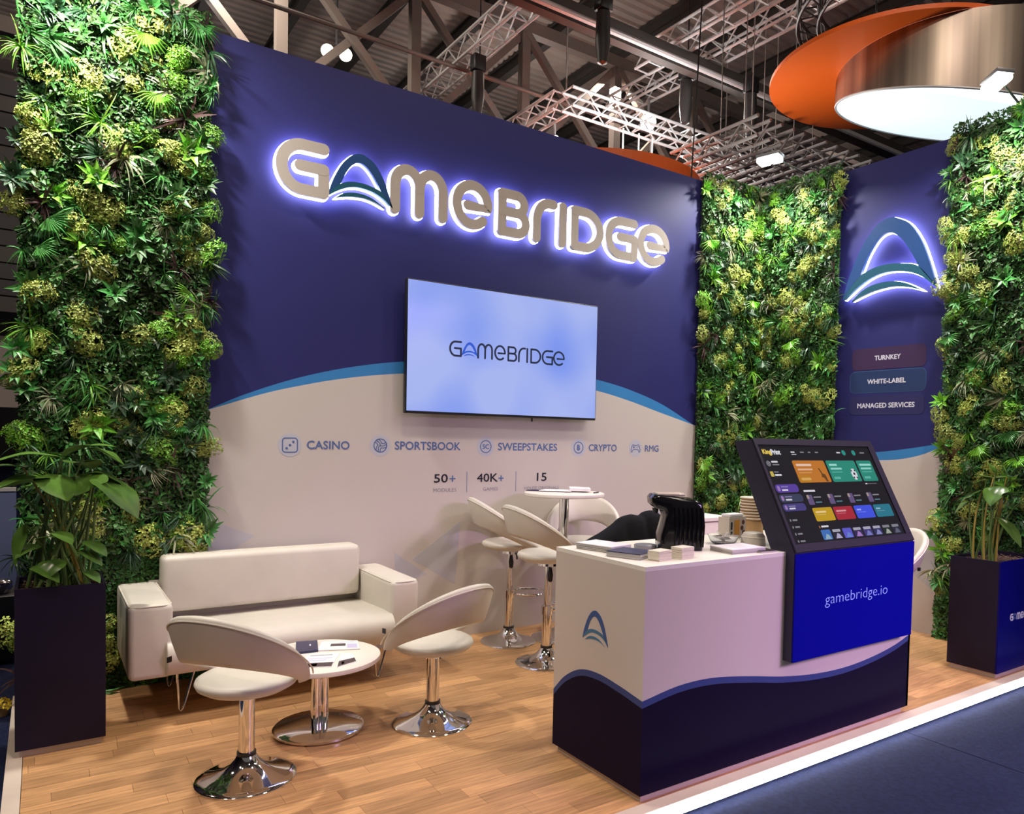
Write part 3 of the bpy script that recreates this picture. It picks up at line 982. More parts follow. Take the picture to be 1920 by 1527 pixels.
# wave tables from the photograph's proportions: front face along x, left face along -y
CF = [(1.747, 0.432), (1.95, 0.462), (2.15, 0.462), (2.40, 0.428), (2.65, 0.385), (2.90, 0.358), (3.15, 0.352), (3.40, 0.372), (3.60, 0.405), (3.743, 0.445)]
CL = [(2.062, 0.30), (2.15, 0.385), (2.27, 0.450), (2.40, 0.468), (2.55, 0.455), (2.70, 0.432)]


def face_wave(tab, a0, a1, fr, name):
    mb = MB()
    n = 40
    xs = [a0 + (a1 - a0) * i / n for i in range(n + 1)]
    for a, b in zip(xs[:-1], xs[1:]):
        za, zb = interp(tab, a), interp(tab, b)
        mb.add([(a, CZ0, 0), (b, CZ0, 0), (b, zb - 0.030, 0), (a, za - 0.030, 0)], [(0, 1, 2, 3)], 0)
        mb.add([(a, za - 0.030, 0), (b, zb - 0.030, 0), (b, zb, 0), (a, za, 0)], [(0, 1, 2, 3)], 1)
        mb.add([(a, za, 0), (b, zb, 0), (b, CZ1 - 0.018, 0), (a, CZ1 - 0.018, 0)], [(0, 1, 2, 3)], 2)
    return mb.build(name, [M['counter_navy'], M['counter_band'], M['counter']], cn, frame=fr)


face_wave(CF, CX0, CX1, frame((0, CYF, 0), (1, 0, 0), (0, 0, 1)), 'front_panel')
face_wave(CL, -CYB, -CYF, frame((CX0, 0, 0), (0, -1, 0), (0, 0, 1)), 'left_panel')
FRR = frame((CX1, 0, 0), (0, 1, 0), (0, 0, 1))
MB().box(CX1 - 0.018, CX1, CYF, CYB, CZ0, CZ1 - 0.018).build('right_panel', M['counter'], cn, loc=Lc)
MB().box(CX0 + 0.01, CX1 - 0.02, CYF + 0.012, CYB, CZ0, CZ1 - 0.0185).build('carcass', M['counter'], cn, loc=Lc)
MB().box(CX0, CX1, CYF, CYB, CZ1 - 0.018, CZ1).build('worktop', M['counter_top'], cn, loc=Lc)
MB().box(CX0 + 0.02, CX1 - 0.03, CYF + 0.02, CYB - 0.02, 0.0, CZ0).build('plinth', M['plinth'], cn, loc=Lc)
FCL = frame((CX0, 0, 0), (0, -1, 0), (0, 0, 1))
for nm, pts, m in (('arch_mark', ARCH, 'mark_blue'), ('swoosh_mark', SW1, 'mark_teal'), ('lower_swoosh_mark', SW2, 'mark_teal')):
    decal([(2.285 + p[0] * 0.186, 0.596 + p[1] * 0.145) for p in pts], FCL, M[m], cn, nm, 0, 0.0012)

# ------------------------------------------------------------------ touch screen kiosk on the counter front
ks = thing('touchscreen_kiosk', 'dark slanted touchscreen kiosk with a blue front panel on the counter', 'kiosk', (3.14, -2.73, 0.467))
Lk = -ks.location
KX0, KX1 = 2.632, 3.650
KYF = -2.757
bodyp = [(CYF + 0.0, 0.467), (KYF + 0.008, 0.467), (KYF + 0.008, 0.982), (-2.466, 1.519), (-2.36, 1.505), (-2.610, 0.987), (CYF + 0.0, 0.987)]
mb = MB()
mb.add([(KX0, a, b) for a, b in bodyp] + [(KX1, a, b) for a, b in bodyp],
       [list(range(7))[::-1], list(range(7, 14))] + [(i, (i + 1) % 7, (i + 1) % 7 + 7, i + 7) for i in range(7)])
mb.build('housing', M['kiosk'], ks, loc=Lk)
MB().box(KX0 + 0.002, KX1, KYF, KYF + 0.0078, 0.467, 0.9815).build('front_panel', M['kiosk_blue'], ks, loc=Lk)
FK = frame((0, KYF, 0), (1, 0, 0), (0, 0, 1))
text('gamebridge.io', FK, 2.867, 3.403, 0.706 - 0.004, 0.770, M['kiosk_text'], ks, bold=-0.04)
SV = Vector((0, 0.285, 0.537)).normalized()
FS = frame((2.635, -2.755 + 0.006, 0.985), (1, 0, 0), SV)
FS.translation += (Vector((1, 0, 0)).cross(SV)) * 0.0035
bz = MB()
for a in (rect(0.0, 1.013, 0.0, 0.040), rect(0.0, 1.013, 0.570, 0.606), rect(0.0, 0.018, 0.040, 0.570), rect(0.962, 1.013, 0.040, 0.570)):
    bz.prism(a, -0.003, 0.007)
bz.build('bezel', mat('kiosk_bezel', (0.020, 0.018, 0.030), 0.5, spec=0.2), ks, frame=FS)
sc = MB().box(0.018, 0.962, 0.040, 0.570, -0.003, 0.0).build('screen', M['screen'], ks, frame=FS)


def ui(x0, x1, y0, y1, col, r=0.006, nm='tile', es=0.75, key=None, z=0.0012):
    return decal(rect(x0, x1, y0, y1, r), FS, flat(key or ('c%02x%02x%02x' % tuple(int(255 * c) for c in col)), col, es), sc, nm, 0, z)


def uit(s, x0, x1, y0, y1, col, bold=0.01, z=0.0018):
    text(s, FS, x0, x1, y0, y1, flat('t%02x%02x%02x' % tuple(int(255 * c) for c in col), col, 0.8), sc, 'screen_text', bold, z)


WHT, GRY, DIM = (0.75, 0.75, 0.8), (0.25, 0.25, 0.28), (0.10, 0.10, 0.12)
uit('King', 0.042, 0.104, 0.513, 0.545, (0.75, 0.55, 0.10), 0.03)
uit('Print', 0.106, 0.175, 0.518, 0.545, WHT, 0.03)
for x, w in ((0.262, 0.030), (0.338, 0.030), (0.403, 0.020), (0.462, 0.026), (0.650, 0.032), (0.865, 0.042)):
    ui(x, x + w, 0.529, 0.536, WHT if x in (0.262, 0.65) else GRY, 0.002, 'menu_bar')
ui(0.262, 0.300, 0.518, 0.521, WHT, 0.001, 'menu_underline')
for x in (0.715, 0.806):
    decal(disc(x, 0.532, 0.016, 16), FS, flat('teal', (0.03, 0.30, 0.25)), sc, 'round_button')
ui(0.241, 0.503, 0.359, 0.484, (0.56, 0.20, 0.03), 0.010, 'promo_tile')
ui(0.242, 0.34, 0.36, 0.40, (0.52, 0.23, 0.02), 0.010, 'promo_glow', z=0.0014)
ui(0.262, 0.385, 0.452, 0.464, (0.85, 0.62, 0.52), 0.003, 'promo_heading', z=0.0019)
ui(0.262, 0.382, 0.428, 0.438, (0.80, 0.48, 0.30), 0.003, 'promo_heading', z=0.0019)
ui(0.262, 0.365, 0.412, 0.417, (0.70, 0.36, 0.12), 0.002, 'promo_line', z=0.0019)
ui(0.262, 0.340, 0.372, 0.386, (0.75, 0.42, 0.12), 0.006, 'promo_button', z=0.0019)
decal([(0.430, 0.44), (0.442, 0.437), (0.452, 0.408), (0.470, 0.404), (0.478, 0.362), (0.462, 0.362), (0.452, 0.385), (0.436, 0.388), (0.442, 0.408)], FS, flat('brown', (0.14, 0.06, 0.02)), sc, 'promo_figure', 0.0012, 0.0019)
for x0, x1 in ((0.520, 0.777), (0.794, 0.932)):
    ui(x0, x1, 0.359, 0.484, (0.03, 0.28, 0.20), 0.010, 'promo_tile')
    ui(x0 + 0.018, x0 + (0.085 if x0 < 0.6 else 0.125), 0.452, 0.464, (0.35, 0.75, 0.65), 0.003, 'promo_heading', z=0.0019)
    ui(x0 + 0.018, x0 + 0.115, 0.430, 0.441, (0.30, 0.70, 0.60), 0.003, 'promo_heading', z=0.0019)
    ui(x0 + 0.018, x0 + 0.110, 0.413, 0.418, (0.12, 0.48, 0.38), 0.002, 'promo_line', z=0.0019)
    ui(x0 + 0.018, x0 + 0.075, 0.374, 0.388, (0.12, 0.48, 0.38), 0.006, 'promo_button', z=0.0019)
bx, by = 0.729, 0.402
decal(disc(bx, by, 0.024, 20, 0.034), FS, flat('ballwhite', (0.72, 0.75, 0.80)), sc, 'football', 0.0012, 0.002)
for a, b, r in ((0, 0.002, 0.009), (-0.016, 0.02, 0.006), (0.014, 0.021, 0.006), (-0.013, -0.02, 0.006), (0.013, -0.021, 0.006)):
    decal(disc(bx + a, by + b, r, 5), FS, flat('ballblack', (0.01, 0.01, 0.015)), sc, 'football_patch', 0.002, 0.0024)
ui(0.795, 0.812, 0.341, 0.347, WHT, 0.002, 'page_dot')
ui(0.816, 0.90, 0.343, 0.345, GRY, 0.001, 'page_dot')
decal(disc(0.055, 0.468, 0.016, 16), FS, flat('dimdisc', (0.18, 0.18, 0.20)), sc, 'round_badge')
ui(0.080, 0.128, 0.473, 0.482, WHT, 0.003, 'side_text')
ui(0.082, 0.132, 0.458, 0.464, GRY, 0.002, 'side_text')
ui(0.040, 0.063, 0.396, 0.424, (0.60, 0.48, 0.10), 0.004, 'side_icon')
ui(0.072, 0.105, 0.418, 0.423, GRY, 0.002, 'side_text')
ui(0.070, 0.120, 0.400, 0.409, WHT, 0.003, 'side_text')
for x0, x1, y0, y1, c in ((0.036, 0.208, 0.309, 0.353, (0.11, 0.06, 0.36)), (0.037, 0.214, 0.257, 0.299, (0.05, 0.06, 0.11)), (0.037, 0.210, 0.210, 0.249, (0.07, 0.06, 0.22))):
    ui(x0, x1, y0, y1, c, 0.018, 'side_pill')
    ui(x0 + 0.012, x0 + 0.030, y0 + 0.008, y1 - 0.008, (0.35, 0.22, 0.50), 0.007, 'pill_icon', z=0.0019)
    ui(x0 + 0.042, x0 + 0.088, y0 + 0.009, y0 + 0.017, WHT, 0.003, 'pill_text', z=0.0019)
    ui(x0 + 0.042, x0 + 0.095, y1 - 0.016, y1 - 0.011, (0.28, 0.25, 0.45), 0.002, 'pill_text', z=0.0019)
for y in (0.163, 0.127, 0.092, 0.055):
    ui(0.050, 0.058, y - 0.006, y + 0.006, GRY, 0.002, 'menu_icon')
    ui(0.070, 0.105, y - 0.004, y + 0.004, GRY, 0.002, 'menu_text')
ui(0.241, 0.332, 0.308, 0.318, WHT, 0.003, 'section_heading')
for i in range(4):
    x = 0.247 + i * 0.172
    ui(x, x + 0.043, 0.237, 0.292, (0.14, 0.10, 0.22), 0.005, 'game_card')
    ui(x, x + 0.016, 0.270, 0.291, (0.40, 0.32, 0.28), 0.004, 'game_card_art', z=0.0019)
    ui(x + 0.053, x + 0.112, 0.274, 0.281, GRY, 0.003, 'card_text')
    ui(x + 0.055, x + 0.105, 0.246, 0.253, (0.10, 0.22, 0.26), 0.003, 'card_text')
for x0, x1, c in ((0.252, 0.408, (0.58, 0.36, 0.02)), (0.421, 0.582, (0.42, 0.03, 0.05)), (0.599, 0.760, (0.06, 0.10, 0.78)), (0.776, 0.935, (0.03, 0.20, 0.28))):
    ui(x0, x1, 0.148, 0.220, c, 0.009, 'category_tile')
    ui(x0 + 0.016, x0 + (0.10 if x0 < 0.5 else 0.055), 0.192, 0.201, tuple(min(1, v + 0.3) for v in c), 0.003, 'tile_text', z=0.0019)
    ui(x0 + 0.016, x0 + 0.09, 0.180, 0.185, tuple(min(1, v + 0.1) for v in c), 0.002, 'tile_text', z=0.0019)
ui(0.252, 0.257, 0.112, 0.124, (0.6, 0.25, 0.1), 0.001, 'section_icon')
ui(0.268, 0.325, 0.115, 0.124, WHT, 0.003, 'section_heading')
TH = [((0.06, 0.18, 0.50), (0.30, 0.45, 0.55)), ((0.03, 0.03, 0.05), (0.45, 0.42, 0.60)), ((0.12, 0.12, 0.62), (0.15, 0.25, 0.65)), ((0.04, 0.03, 0.10), (0.40, 0.22, 0.55)), ((0.06, 0.05, 0.20), (0.20, 0.22, 0.55)), ((0.04, 0.04, 0.12), (0.25, 0.28, 0.55)), ((0.02, 0.03, 0.03), (0.38, 0.42, 0.35)), ((0.03, 0.03, 0.05), (0.12, 0.13, 0.2))]
for i, (a, b) in enumerate(TH):
    x = 0.250 + i * 0.0875
    ui(x, x + 0.073, 0.050, 0.102, a, 0.006, 'thumbnail')
    if i not in (0, 2):
        ui(x + 0.004, x + 0.066, 0.086, 0.100, (0.42, 0.42, 0.50) if i < 6 else (0.25, 0.25, 0.28), 0.003, 'thumbnail_title', z=0.0019)
    decal([(x + 0.012, 0.052), (x + 0.064, 0.052), (x + 0.050, 0.074), (x + 0.034, 0.080)], FS, flat('th%d' % i, b), sc, 'thumbnail_art', 0.0012, 0.0019)

# ------------------------------------------------------------------ things on the counter top
CT = 0.985


def stack(name, label, cat, cx, cy, z, w, d, h, rz, mtop, layers, group=None, mside=None, title=None):
    t = thing(name, label, cat, (cx, cy, z), math.radians(rz), group)
    mb = MB()
    hh = h / layers
    for i in range(layers - 1):
        jx, jy = random.uniform(-0.0025, 0.0025), random.uniform(-0.0025, 0.0025)
        mb.box(-w / 2 + jx, w / 2 + jx, -d / 2 + jy, d / 2 + jy, i * hh, (i + 1) * hh - 0.0003)
    o = mb.build('sheets', mside or M['paper_edge'], t)
    o['kind'] = 'stuff'
    MB().box(-w / 2, w / 2, -d / 2, d / 2, (layers - 1) * hh, h).build('top_sheet', mtop, t)
    return t


stack('brochure_stack', 'stack of white topped brochures on the left of the counter top', 'brochures', 1.895, -2.235, CT, 0.15, 0.21, 0.030, 14, M['paper'], 8, 'brochure stacks')
stack('brochure_stack', 'stack of dark navy brochures beside the cream card blocks', 'brochures', 1.880, -2.455, CT, 0.15, 0.17, 0.026, 20, M['brochure_blue'], 8, 'brochure stacks')
stack('card_block', 'block of blank cream cards nearer the counter corner', 'cards', 1.925, -2.590, CT, 0.092, 0.06, 0.044, 12, M['cardcream'], 14, 'blocks of cream cards', M['cardcream'])
stack('card_block', 'block of blank cream cards touching the coffee machine side', 'cards', 2.050, -2.600, CT, 0.085, 0.062, 0.052, 8, M['cardcream'], 16, 'blocks of cream cards', M['cardcream'])
stack('catalogue_stack', 'stack of white topped catalogues in front of the foil sachets', 'brochures', 2.44, -2.57, CT, 0.21, 0.15, 0.024, -4, M['paper'], 7, 'brochure stacks')
stack('catalogue_stack', 'dark catalogues lying against the kiosk side', 'brochures', 2.545, -2.625, CT, 0.10, 0.10, 0.010, -6, M['brochure_brown'], 4, 'brochure stacks')

# coffee machine: body faces -x
cmn = thing('coffee_machine', 'glossy black capsule coffee machine on the counter top', 'coffee machine', (2.24, -2.37, CT), math.radians(-32))
out = [(0.105, 0.0), (0.110, 0.03), (0.116, 0.10), (0.112, 0.18), (0.100, 0.225), (0.06, 0.243), (-0.02, 0.252), (-0.09, 0.262), (-0.128, 0.262), (-0.142, 0.245), (-0.138, 0.215), (-0.118, 0.198), (-0.085, 0.190), (-0.072, 0.165), (-0.080, 0.12), (-0.094, 0.07), (-0.096, 0.035), (-0.096, 0.0)]


def prism_y(pts, y0, y1, r):
    bm = bmesh.new()
    a = [bm.verts.new((p[0], y0, p[1])) for p in pts]
    f = bm.faces.new(a)
    e = bmesh.ops.extrude_face_region(bm, geom=[f])
    bmesh.ops.translate(bm, vec=(0, y1 - y0, 0), verts=[g for g in e['geom'] if isinstance(g, bmesh.types.BMVert)])
    bmesh.ops.recalc_face_normals(bm, faces=bm.faces[:])
    ed = [q for q in bm.edges if abs(q.verts[0].co.y - q.verts[1].co.y) < 1e-6]
    bmesh.ops.bevel(bm, geom=ed, offset=r, segments=4, affect='EDGES', profile=0.5)
    bm.verts.index_update()
    mb = MB()
    mb.add([v.co.copy() for v in bm.verts], [[v.index for v in q.verts] for q in bm.faces], 0, True)
    bm.free()
    return mb


prism_y(out, -0.085, 0.085, 0.022).build('body', M['black_gloss'], cmn, sharp=0.8)
rib = MB()
for i in range(7):
    rib.tube([(0.100 - i * 0.021, -0.083, 0.02), (0.104 - i * 0.021, -0.0835, 0.12), (0.094 - i * 0.021, -0.083, 0.205)], 0.0085, 8)
rib.build('water_tank_ribs', M['black_gloss'], cmn)
MB().rbox(-0.110, 0.02, -0.060, 0.060, 0.2565, 0.2675, 0.004, 2).build('lid', mat('lid_beige', (0.50, 0.42, 0.32), 0.35), cmn)
MB().lathe([(0, 0), (0.052, 0), (0.054, 0.006), (0.054, 0.016), (0.050, 0.018), (0, 0.018)], 28, (-0.155, 0, 0)).build('drip_tray', M['lamp_body'], cmn)
MB().lathe([(0, 0.170), (0.012, 0.170), (0.016, 0.194), (0, 0.194)], 14, (-0.110, 0, 0)).build('spout', M['black_plastic'], cmn)

sb = thing('glass_bowl', 'small clear glass bowl holding foil sachets on the counter', 'bowl', (2.57, -2.36, CT))
MB().lathe([(0, 0.0), (0.05, 0.0), (0.066, 0.014), (0.080, 0.045), (0.0775, 0.045), (0.063, 0.016), (0.048, 0.004), (0, 0.004)], 32).build('bowl', M['glass'], sb)
for i in range(13):
    a = i * 2.4
    r = 0.012 + 0.003 * i
    o = MB()
    o.add([(-0.028, -0.008, -0.001), (0.028, -0.008, 0.001), (0.028, 0.008, -0.001), (-0.028, 0.008, 0.001), (0, 0, 0.004), (0, 0, -0.004)],
          [(0, 1, 4), (1, 2, 4), (2, 3, 4), (3, 0, 4), (1, 0, 5), (2, 1, 5), (3, 2, 5), (0, 3, 5)])
    s = o.build('sachet', M['foil'])
    s.location = (2.57 + r * math.cos(a), -2.36 + r * math.sin(a), CT + 0.022 + 0.0022 * i)
    s.rotation_euler = (random.uniform(-.5, .5), random.uniform(-.6, .1), a)
    tag(s, 'foil sachet heaped in the small glass bowl', 'sachet', 'foil sachets in the glass bowl')

tb = thing('tea_box', 'pale tea box with amber stripe standing before the paper cups', 'box', (2.795, -2.215, CT), math.radians(6))
MB().box(-0.075, 0.075, -0.035, 0.035, 0.0, 0.115).build('carton', M['teabox'], tb)
FTB = wm(tb) @ frame((0, -0.035, 0), (1, 0, 0), (0, 0, 1))
decal(rect(-0.028, 0.018, 0.004, 0.100), FTB, M['amber'], tb, 'amber_stripe')
decal(rect(-0.060, -0.046, 0.05, 0.090), FTB, M['blacktext'], tb, 'printed_bar')
decal(rect(-0.060, -0.046, 0.008, 0.04), FTB, M['blacktext'], tb, 'printed_bar')
for cx, cz in ((0.050, 0.085), (0.040, 0.055), (0.055, 0.03)):
    decal(disc(cx, cz, 0.013, 12), FTB, M['redbrown'], tb, 'printed_berry')
MB().rbox(-0.06, 0.06, -0.03, 0.03, 0.1152, 0.132, 0.004, 2).build('torn_lid', M['paper'], tb)

cs = thing('paper_cup_tower', 'tower of nested kraft paper cups beside the kiosk', 'cups', (3.05, -2.13, CT))
z = 0.0
cup = MB().lathe([(0, 0), (0.029, 0.0), (0.043, 0.100), (0.0405, 0.100), (0.027, 0.004), (0, 0.004)], 24)
MB().lathe([(0, 0.0), (0.052, 0.0), (0.066, 0.002), (0.062, 0.075), (0, 0.075)], 28).build('lowest_cup', M['cup_brown'], cs)
for i in range(8):
    z = 0.0755 + i * 0.0165
    MB().lathe([(0, z), (0.060, z), (0.064, z + 0.010), (0, z + 0.010)], 28).build('cup_sleeve', M['cup_brown'], cs)
    MB().lathe([(0.0, z + 0.0102), (0.066, z + 0.0102), (0.068, z + 0.013), (0.066, z + 0.0162), (0.0, z + 0.0162)], 28).build('cup_rim', M['cup_white'], cs)
bw = thing('sugar_bowl', 'beige ceramic bowl turned upside down next to the kiosk', 'bowl', (2.685, -2.455, CT))
MB().lathe([(0, 0), (0.060, 0), (0.062, 0.006), (0.058, 0.045), (0.048, 0.062), (0.03, 0.066), (0, 0.067)], 32).build('bowl', M['ceramic'], bw)
MB().lathe([(0.0585, 0.040), (0.0605, 0.042), (0.0585, 0.044)], 32).build('foot_line', M['cup_white'], bw)

cb = thing('white_cabinet', 'white storage cabinet standing behind the coffee machine', 'cabinet', (3.76, -0.88, 0))
MB().box(-0.36, 0.36, -0.12, 0.16, 0.03, 0.90).build('body', M['counter'], cb)
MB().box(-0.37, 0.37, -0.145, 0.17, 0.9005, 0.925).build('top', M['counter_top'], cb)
MB().box(-0.34, 0.34, -0.10, 0.14, 0.0, 0.0295).build('plinth', M['plinth'], cb)
for x0, x1, hx in ((-0.357, -0.003, -0.03), (0.003, 0.357, 0.03)):
    d_ = MB().box(x0, x1, -0.138, -0.1205, 0.04, 0.89).build('door', M['counter_top'], cb)
    MB().tube([(hx, -0.139, 0.50), (hx, -0.155, 0.50), (hx, -0.155, 0.62), (hx, -0.139, 0.62)], 0.005, 6).build('handle', M['chrome'], d_)

# black jacket thrown over a stool back
jk = MB()
prof = [(-0.36, 0.80), (-0.30, 0.845), (-0.20, 0.885), (-0.10, 0.935), (-0.04, 0.975), (0.03, 0.993), (0.09, 0.985), (0.13, 0.985), (0.17, 1.008), (0.22, 1.013), (0.265, 0.995), (0.29, 0.94), (0.305, 0.86)]
prof = cr_spline(prof, 3)
nj = len(prof)
vs, fs = [], []
rowsj = 14
for i, (x, zt) in enumerate(prof):
    for j in range(rowsj + 1):
        t = -1 + 2 * j / rowsj
        fold = 0.014 * math.sin(x * 38 + t * 2.2) + 0.009 * math.sin(x * 71 + 1.3)
        if abs(t) < 0.25:
            yy = t * 0.20
            zz = zt - 0.02 * (t / 0.25) ** 2
        else:
            q = (abs(t) - 0.25) / 0.75
            yy = math.copysign(0.05 + 0.07 * q + fold * (0.3 + q), t)
            zz = zt - 0.02 - q * (0.34 if t < 0 else 0.30) * (0.55 + 0.45 * min(1, (zt - 0.7) / 0.3))
        vs.append((x, yy, zz))
for i in range(nj - 1):
    for j in range(rowsj):
        a = i * (rowsj + 1) + j
        fs.append((a, a + 1, a + rowsj + 2, a + rowsj + 1))
jk.add(vs, fs, 0, True)
jo = jk.build('jacket', M['jacket'], loc=(2.93, -1.17, 0), sharp=None)
sm = jo.modifiers.new('thickness', 'SOLIDIFY')
sm.thickness = 0.012
tag(jo, 'black jacket thrown over a stool behind the counter', 'jacket')


# ------------------------------------------------------------------ papers on the tables
def sheet(name, label, cat, quad, z, m, th=0.003, group=None, marks=()):
    cx = sum(p[0] for p in quad) / 4
    cy = sum(p[1] for p in quad) / 4
    t = thing(name, label, cat, (cx, cy, z), 0, group)
    fr = Matrix.Translation((cx, cy, z))
    MB().prism([(p[0] - cx, p[1] - cy) for p in quad], 0, th).build('leaflet', m, t)
    for a0, a1, b0, b1, mm in marks:
        def bl(u, v):
            p = [Vector((q[0] - cx, q[1] - cy)) for q in quad]
            w = (p[0] * (1 - u) + p[1] * u) * (1 - v) + (p[3] * (1 - u) + p[2] * u) * v
            return (w.x, w.y)
        MB().prism([bl(a0, b0), bl(a1, b0), bl(a1, b1), bl(a0, b1)], th, th + 0.0006).build('printed_block', mm, t)
    return t


TT = 0.3802
sheet('open_magazine', 'open white magazine with a brown picture on the coffee table', 'magazine', [(0.89, -1.155), (1.09, -1.235), (1.135, -1.075), (0.965, -1.005)], TT, M['paper'], 0.006, 'papers on the coffee table',
      ((0.28, 0.66, 0.40, 0.68, M['brochure_brown']), (0.70, 0.95, 0.15, 0.60, M['lilac']), (0.5, 0.9, 0.78, 0.84, M['lilac'])))
sheet('notebook', 'dark blue notebook lying on the coffee table by the magazine', 'notebook', [(0.785, -1.155), (0.895, -1.165), (0.945, -0.985), (0.840, -0.96)], TT, M['brochure_blue'], 0.012, 'papers on the coffee table',
      ((0.62, 0.68, 0.45, 0.62, M['paper']),))
sheet('leaflet', 'white leaflet with peach print nearest the low chair', 'leaflet', [(0.735, -1.395), (0.875, -1.445), (0.985, -1.235), (0.840, -1.185)], TT, M['paper'], 0.003, 'papers on the coffee table',
      ((0.02, 0.98, 0.02, 0.30, M['brochure_brown']), (0.05, 0.5, 0.08, 0.24, M['peach']), (0.1, 0.8, 0.82, 0.86, M['greytext']), (0.1, 0.85, 0.60, 0.64, M['lilac']), (0.1, 0.7, 0.46, 0.5, M['lilac'])))
sheet('leaflet', 'white leaflet with dark lower edge at the table front', 'leaflet', [(0.893, -1.468), (1.005, -1.425), (1.035, -1.275), (0.98, -1.262)], TT, M['paper'], 0.003, 'papers on the coffee table',
      ((0.02, 0.98, 0.02, 0.42, M['brochure_brown']), (0.2, 0.35, 0.1, 0.3, M['peach'])))
BT = 1.1002
sheet('brochure', 'grey brochure lying across the bar table top', 'brochure', [(2.75, -0.20), (2.95, -0.43), (3.04, -0.37), (2.85, -0.13)], BT, M['brochure_blue'], 0.006, 'papers on the bar table')
sheet('paper_sheet', 'white paper sheets on the left of the bar table', 'paper', [(2.80, -0.30), (2.97, -0.47), (3.10, -0.35), (2.93, -0.19)], BT + 0.0062, M['paper'], 0.004, 'papers on the bar table')
sheet('booklet', 'thick pale booklet on the right of the bar table', 'booklet', [(2.99, -0.44), (3.10, -0.55), (3.20, -0.40), (3.10, -0.27)], BT + 0.0105, M['paper'], 0.020, 'papers on the bar table')
pn = MB().tube([(3.09, -0.60, BT + 0.005), (3.17, -0.555, BT + 0.005)], 0.0045, 8).build('pen', M['black_plastic'])
tag(pn, 'dark pen lying on the bar table edge', 'pen')

# ------------------------------------------------------------------ potted plants
def leaf_mesh(L, W, droop, fold, name='leaf', twist=0.0):
    """broad leaf from the origin along +x, rising in z, arching down by droop (radians over its length)"""
    mb = MB()
    n, k = 9, 4
    vs = []
    x = z = 0.0
    for i in range(n + 1):
        t = i / n
        ang = -droop * t
        if i:
            x += L / n * math.cos(ang)
            z += L / n * math.sin(ang)
        w = W * 0.5 * (math.sin(PI * min(1, t ** 0.72)) ** 0.8) * (1 - 0.15 * t) if 0 < i < n else 0.0015
        for j in range(-k, k + 1):
            s = j / k
            vs.append((x + fold * 0.2 * abs(s) * math.sin(ang) * w, w * s, z + fold * abs(s) * w - 0.22 * w * s * s + 0.05 * w * math.sin(9 * t + 2 * s) * abs(s)))
    fs = []
    c = 2 * k + 1
    for i in range(n):
        for j in range(2 * k):
            fs.append((i * c + j, (i + 1) * c + j, (i + 1) * c + j + 1, i * c + j + 1))
    mb.add(vs, fs, 0, True)
    return mb


def put_leaf(parent, base, tip, W, droop=0.7, fold=0.35, m='bigleaf', roll=0.0):
    b, t = Vector(base), Vector(tip)
    d = t - b
    L = d.length / (math.sin(droop / 2) / (droop / 2) if droop > 0.01 else 1)
    mb = leaf_mesh(L, W, droop, fold)
    o = mb.build('leaf', M[m], parent, sharp=None)
    q = d.to_track_quat('X', 'Z') @ Matrix.Rotation(roll, 4, 'X').to_quaternion() @ Matrix.Rotation(-droop / 2, 4, 'Y').to_quaternion()
    o.location = b - parent.location
    o.rotation_euler = q.to_euler()
    return o


def put_stem(parent, pts, r0=0.007, r1=0.0035, m='stem'):
    P = [Vector(p) for p in pts]
    out = []
    for i in range(9):
        t = i / 8
        out.append((P[0] * (1 - t) ** 2 + P[1] * 2 * t * (1 - t) + P[2] * t * t) - parent.location)
    return MB().tube(out, r0, 6, r1=r1).build('stem', M[m], parent)


def planter(label, x0, x1, y0, y1, z1, front_mat):
    t = thing('potted_plant', label, 'potted plant', ((x0 + x1) / 2, (y0 + y1) / 2, 0))
    L = -t.location
    w = 0.012
    mb = MB()
    mb.box(x0, x0 + w, y0 + w, y1 - w, 0.035, z1)
    mb.box(x1 - w, x1, y0 + w, y1 - w, 0.035, z1)
    mb.box(x0, x1, y1 - w, y1, 0.035, z1)
    mb.box(x0 + w, x1 - w, y0 + w, y1 - w, 0.035, 0.06)
    mb.build('planter_box', M['planter'], t, loc=L)
    MB().box(x0, x1, y0, y0 + w, 0.035, z1).build('front_panel', front_mat, t, loc=L)
    MB().box(x0 + 0.015, x1 - 0.015, y0 + 0.015, y1 - 0.015, 0, 0.0345).build('plinth', M['plinth'], t, loc=L)
    so = MB()
    n = 10
    so.box(x0 + w, x1 - w, y0 + w, y1 - w, z1 - 0.10, z1 - 0.035)
    for i in range(420):
        x, y = random.uniform(x0 + 0.02, x1 - 0.02), random.uniform(y0 + 0.02, y1 - 0.02)
        a, s = random.uniform(0, PI), random.uniform(0.006, 0.016)
        c, sn = math.cos(a), math.sin(a)
        z = z1 - 0.036 + random.uniform(0, 0.018)
        so.add([(x - s * c, y - s * sn, z), (x + s * 0.5 * sn, y - s * 0.5 * c, z + 0.006), (x + s * c, y + s * sn, z + random.uniform(-.004, .008)), (x - s * 0.5 * sn, y + s * 0.5 * c, z + 0.003)], [(0, 1, 2, 3)])
    o = so.build('bark_mulch', M['soil'], t, loc=L)
    o['kind'] = 'stuff'
    return t


